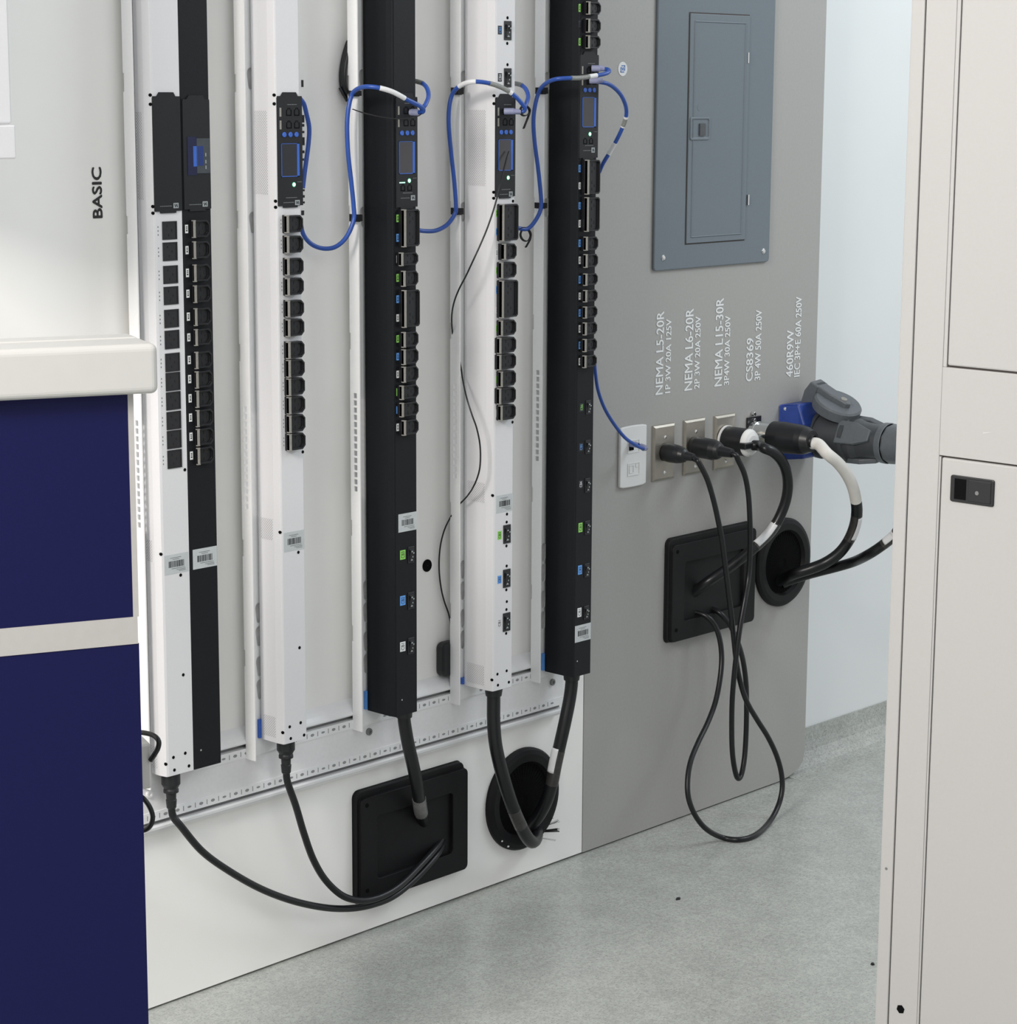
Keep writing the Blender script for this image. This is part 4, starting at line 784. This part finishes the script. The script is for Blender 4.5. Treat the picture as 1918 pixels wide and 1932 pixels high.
# flap: thick disc hinged at the top, tilted open
fa = PX(1578, 768, xc+.004); fy = fa.y; fc = Vector((xc+.004, fy, fa.z)); axf = Vector((-.10, -.42, .90)).normalized()
MB().lathe(fc-axf*.011, axf, [(0, .0001), (0, .050), (.002, .0525), (.021, .0525), (.025, .049), (.025, .0001)], 44).build('flap_lid', 'pingrey', ps)
hb = fc+axf*.0135; dv = Vector((0, -.9, -.42)); dv = (dv-axf*dv.dot(axf)).normalized(); sv = axf.cross(dv)
arm = [hb+dv*(-.064)-sv*.016, hb+dv*(-.064)+sv*.016, hb+dv*(-.02)+sv*.016, hb+dv*.024+sv*.0085, hb+dv*.030, hb+dv*.024-sv*.0085, hb+dv*(-.02)-sv*.016]
MB().prism([v+axf*(-.004) for v in arm], axf*.016).build('flap_arm', 'pingrey', ps, bevel=.003)
hk = hb+dv*(-.060); MB().prism([hk-sv*.018+dv*(-.012)+axf*.012, hk-sv*.018+dv*.010+axf*.012, hk-sv*.018+dv*.010+axf*(-.050), hk-sv*.018+dv*(-.018)+axf*(-.050), hk-sv*.018+dv*(-.020)+axf*(-.014)], sv*.036).build('flap_hinge', 'pingrey', ps, bevel=.003)
MB().lathe(hb+dv*.010+axf*.010, axf, [(0, .0075), (.0035, .007), (.0035, .0002)], 18).build('flap_rivet', 'bar', ps)
pl, p5 = cable('power_cable', 'heavy grey plug in the blue socket, its black cord passing behind the cabinet', 'power cable',
    [ox+Vector((.0, -.235, -.004)), ox+Vector((.004, -.275, -.012)), ox+Vector((.008, -.305, -.06)), ox+Vector((.012, -.312, -.12))]+T([(1706, 990, -.31), (1686, 1011, -.285), (1664, 1029, -.26), (1640, 1045, -.23), (1612, 1059, -.168), (1580, 1069, -.125), (1545, 1078, -.085), (1513, 1087, -.042), (1490, 1095, -.017), (1476, 1101, -.004)]), .0110, 'rubber', G, bands=[(.35, .46, 'clearband', 1.03)])
wrap_tag(pl, p5, .355, .445, .0118, (-.72, -.67, .95), 46)
MB().lathe(ox+Vector((0, -.070, 0)), (0, -1, 0), [(0, .045), (.030, .045), (.045, .040), (.098, .0350), (.103, .0345), (.118, .0340)], 36).build('plug', 'pindark', pl)
for a in (35, 155, 275):                                          # ribs along the plug body
    d = Vector((math.cos(math.radians(a)), 0, math.sin(math.radians(a)))); n = Vector((-d.z, 0, d.x))
    o = ox+Vector((0, -.072, 0)); MB().prism([o+d*.037-n*.026, o+d*.037+n*.026, o+d*.037+n*.024+Vector((0, -.045, 0)), o+d*.033+n*.012+Vector((0, -.080, 0)), o+d*.033-n*.012+Vector((0, -.080, 0)), o+d*.037-n*.024+Vector((0, -.045, 0))], d*.011).build('plug_rib', 'pingrey', pl, bevel=.002)
MB().lathe(ox+Vector((0, -.162, 0)), (0, -1, 0), [(0, .036), (.004, .043), (.016, .0435), (.018, .042)], 36).build('plug_collar', 'pingrey', pl)
MB().lathe(ox+Vector((0, -.181, 0)), (0, -1, 0), [(0, .041), (.004, .0425), (.034, .0405), (.037, .034)], 10).build('gland_nut', 'pingrey', pl)
MB().lathe(ox+Vector((0, -.218, 0)), (0, -1, 0), [(0, .030), (.030, .028), (.034, .013)], 20).build('gland_nose', 'pindark', pl)
# ------------------------------------------------------------------ low navy partition with cream cap (front left)
LA = -.40536; u = Vector((math.cos(LA), math.sin(LA), 0)); nb = Vector((-math.sin(LA), math.cos(LA), 0))   # u along the face, nb away from camera
L0 = CAM+ray(245, 900)*2.95
def PL(px, py, off=0.0): return PN(px, py, L0+nb*off, nb)
def lbox(mb, a, b, z0, z1, d0, d1):                               # a,b: distances along u from L0; d: depth behind the face
    o = Vector((L0.x, L0.y, 0)); pts = [o+u*a+nb*d0, o+u*b+nb*d0, o+u*b+nb*d1, o+u*a+nb*d1]
    return mb.prism([q+Vector((0, 0, z0)) for q in pts], (0, 0, z1-z0))
def LU(px, py, off=0.0): return (PL(px, py, off)-L0).dot(u)
pt = thing('partition', (L0.x, L0.y, 0), 'low navy blue partition with a cream cap', 'partition')
zc0, zc1 = PL(150, 750).z, PL(150, 654.5, -.03).z; zb0, zb1 = PL(125, 1226.5).z, PL(125, 1175).z
rr = LU(250, 900); Lw = LU(-60, 900)
lbox(MB(), Lw, rr, zb1, zc0+.01, 0, .045).build('panel', 'navy', pt); lbox(MB(), Lw, rr+.003, 0.02, zb0, 0, .045).build('panel', 'navy', pt)
lbox(MB(), Lw, rr+.0015, zb0, zb1, -.0015, .0465).build('band', 'band', pt)
lbox(MB(), rr-.004, rr+.0035, zb1, zc0+.005, -.0012, .0462).build('end_strip', 'band', pt)
lbox(MB(), Lw+.002, rr-.001, .02, zc0, .0452, .0475).build('bounce_sheet', 'band', pt)  # unseen pale sheet added to bounce light onto the strips
lbox(MB(), Lw, rr, 0, .02, .002, .043).build('foot', 'gap', pt)
lbox(MB(), Lw, LU(299.5, 700, -.03), PL(150, 750.5, -.03).z, zc1, -.03, .055).build('cap', 'cream', pt, bevel=.009, bseg=5)
lbox(MB(), Lw, LU(258, 640, .062), PL(150, 750.5, -.03).z+.02, zc1+.001, .05, .10).build('back_ledge', 'cream', pt, bevel=.006, bseg=4)
# white junction box with looping cord behind the partition
jb = thing('junction_box', PL(265, 1490, .06), 'small white box with a looping black cord behind the navy partition', 'box')
o_ = lbox(MB(), LU(180, 1440, .06), LU(285.5, 1440, .06), PL(275, 1489.5, .06).z, PL(275, 1404, .06).z, .06, .14).build('box', 'cream', jb, bevel=.003)
def TL(lst): return [PL(a, b, c_) for a, b, c_ in lst]
MB().tube(smooth_path(TL([(235, 1386, .10), (256, 1382, .09), (274, 1383, .075), (290, 1388, .06), (299, 1398, .05), (298, 1411, .05), (291, 1424, .052), (284, 1434, .058)]), 8), .0035, 10).build('cord', 'rubber', jb)
MB().tube(smooth_path(TL([(240, 1497, .09), (258, 1499, .08), (272, 1508, .07), (283, 1524, .065), (288, 1541, .065), (284, 1557, .065), (273, 1566, .07), (258, 1566, .08), (240, 1558, .09)]), 8), .0035, 10).build('cord', 'rubber', jb)
# ------------------------------------------------------------------ white wall cabinet, top left
wx0, wx1 = P(-160, 150, -.22).x, P(20.5, 150, -.22).x
wc = thing('wall_cabinet', ((wx0+wx1)/2, 0, P(10, 300, -.22).z), 'white wall-hung unit with a deeper bottom lip above the navy partition', 'wall cabinet')
zl = P(10, 234, -.22).z; zb = P(10, 300, -.225).z
MB().box((wx0, -.0005, zl), (wx1, -.22, 2.1)).build('case', 'white', wc, bevel=.003)
MB().box((wx0, -.0005, zb), (P(30, 265, -.225).x, -.225, zl-.0015)).build('bottom_lip', 'white', wc, bevel=.002)
# ------------------------------------------------------------------ off-white equipment cabinet, right
K0 = CAM+ray(1684, 966)*3.1; KX = K0.x
def K(px, py): return PX(px, py, KX)
ky0 = K(1684.5, 966).y; ky1 = K(2150, 966).y
kb = thing('equipment_cabinet', (KX+.4, (ky0+ky1)/2, 0), 'tall off-white equipment cabinet with a black latch on its lower door', 'cabinet')
ks = K(1710, 966).y                                               # seam
MB().box((KX, ky0, .03), (KX+.6, ks+.0012, 2.2)).build('corner_post', 'cab', kb, bevel=.0015)
MB().box((KX+.004, ks+.002, .03), (KX+.6, ky1, 2.2)).build('carcass', 'gap', kb)
MB().box((KX, ky1-.0015, .03), (KX+.6, ky1-.02, 2.2)).build('side_panel', 'cab', kb, bevel=.0015)
dy = K(1779, 500).y; hz1, hz2 = K(1850, 697.5).z, K(1850, 870.5).z
dyU = (K(1811, 0).y+K(1788, 690).y)/2; dyL = (K(1779, 870).y+K(1729, 1932).y)/2; dyM = (K(1777.5, 694).y+K(1771.5, 862).y)/2
g_ = .0012
MB().box((KX, ks-.0012, .03), (KX+.02, dyM+.0003, 2.2)).build('frame_stile', 'cab', kb, bevel=.001)
MB().box((KX+.0006, dyM, hz1-.001), (KX+.02, dyU+.0008, 2.2)).build('frame_stile', 'cab', kb, bevel=.0005)
MB().box((KX, dyU-g_*.6, hz1+g_), (KX+.02, ky1, 2.2)).build('upper_door', 'cab', kb, bevel=.0025, bseg=3)
mid = MB().box((KX-.0004, dyM, hz2+g_), (KX+.02, ky1, hz1-g_)).build('middle_panel', 'cab', kb, bevel=.0008)
MB().box((KX+.0006, dyM, .03), (KX+.02, dyL+.0008, hz2-.0005)).build('frame_stile', 'cab', kb, bevel=.0005)
ld = MB().box((KX, dyL-g_*.6, .04), (KX+.02, ky1, hz2-g_)).build('lower_door', 'cab', kb, bevel=.0025, bseg=3)
ya_, yb_ = K(1793.5, 925).y, K(1876, 925).y; za_, zb_ = K(1835, 951).z, K(1835, 900.5).z
mb = MB(); mb.prism([(KX+.002, y, z) for y, z in rrect(yb_, ya_, za_, zb_, .003)], (-.0045, 0, 0))
lt = mb.build('latch', 'plastic', ld, bevel=.001)
ym = ya_+(yb_-ya_)*.37; MB().box((KX-.0024, ya_+(yb_-ya_)*.10, za_+.004), (KX-.0028, ym, zb_-.004)).build('finger_recess', 'hole', lt)
q = (za_+zb_)/2; MB().box((KX-.002, ya_+(yb_-ya_)*.42, za_+.0035), (KX-.0034, ya_+(yb_-ya_)*.94, zb_-.0035)).build('push_button', 'plastic', lt, bevel=.001)
MB().cyl((KX-.003, ya_+(yb_-ya_)*.63, q-.002), (-1, 0, 0), .0008, .0028, 16).build('key_lock', 'slot', lt)
p = K(1671.5, 1639); MB().cyl((KX+.0005, p.y, p.z), (-1, 0, 0), .0010, .0020, 14).build('screw', 'slot', kb)
p = K(1698.5, 1904); MB().cyl((KX+.0005, p.y, p.z), (-1, 0, 0), .0010, .0066, 6).build('hex_bolt', 'hole', kb)
p = K(1866, 816.5); MB().prism([(KX-.0006, p.y+.009, p.z-.0016), (KX-.0006, p.y-.0065, p.z+.0014), (KX-.0006, p.y+.009, p.z-.0010)], (-.0003, 0, 0)).build('scratch', 'railgrey', mid)
for y in (ky0-.05, ky1+.1): MB().cyl((KX+.06, y, 0), (0, 0, 1), .032, .02, 20).build('foot', 'plastic', kb)
# ------------------------------------------------------------------ crumbs on the floor
for px, py, s_, lb in ((1279, 1697, .008, 'dark crumb lying on the open floor'), (1646, 1820, .006, 'dark crumb on the floor at the cabinet edge')):
    p = PF(px, py); mb = MB(); n = 9
    ring = [p+Vector((s_*random.uniform(.5, 1)*math.cos(2*math.pi*i/n), s_*random.uniform(.3, .7)*math.sin(2*math.pi*i/n), .0002)) for i in range(n)]
    top = [p+(q-p)*.6+Vector((0, 0, .0035)) for q in ring]
    mb.add(ring+top, [tuple(range(n, 2*n))]+[(i, (i+1) % n, n+(i+1) % n, n+i) for i in range(n)]); tag(mb.build('crumb', 'plastic'), lb, 'debris')
for o in bpy.data.objects:
    for k_ in ('_o', 'yf', 'x0', 'x1', 'ych', 'dx', 'zt', 'zb', 'y'):
        if k_ in o: del o[k_]
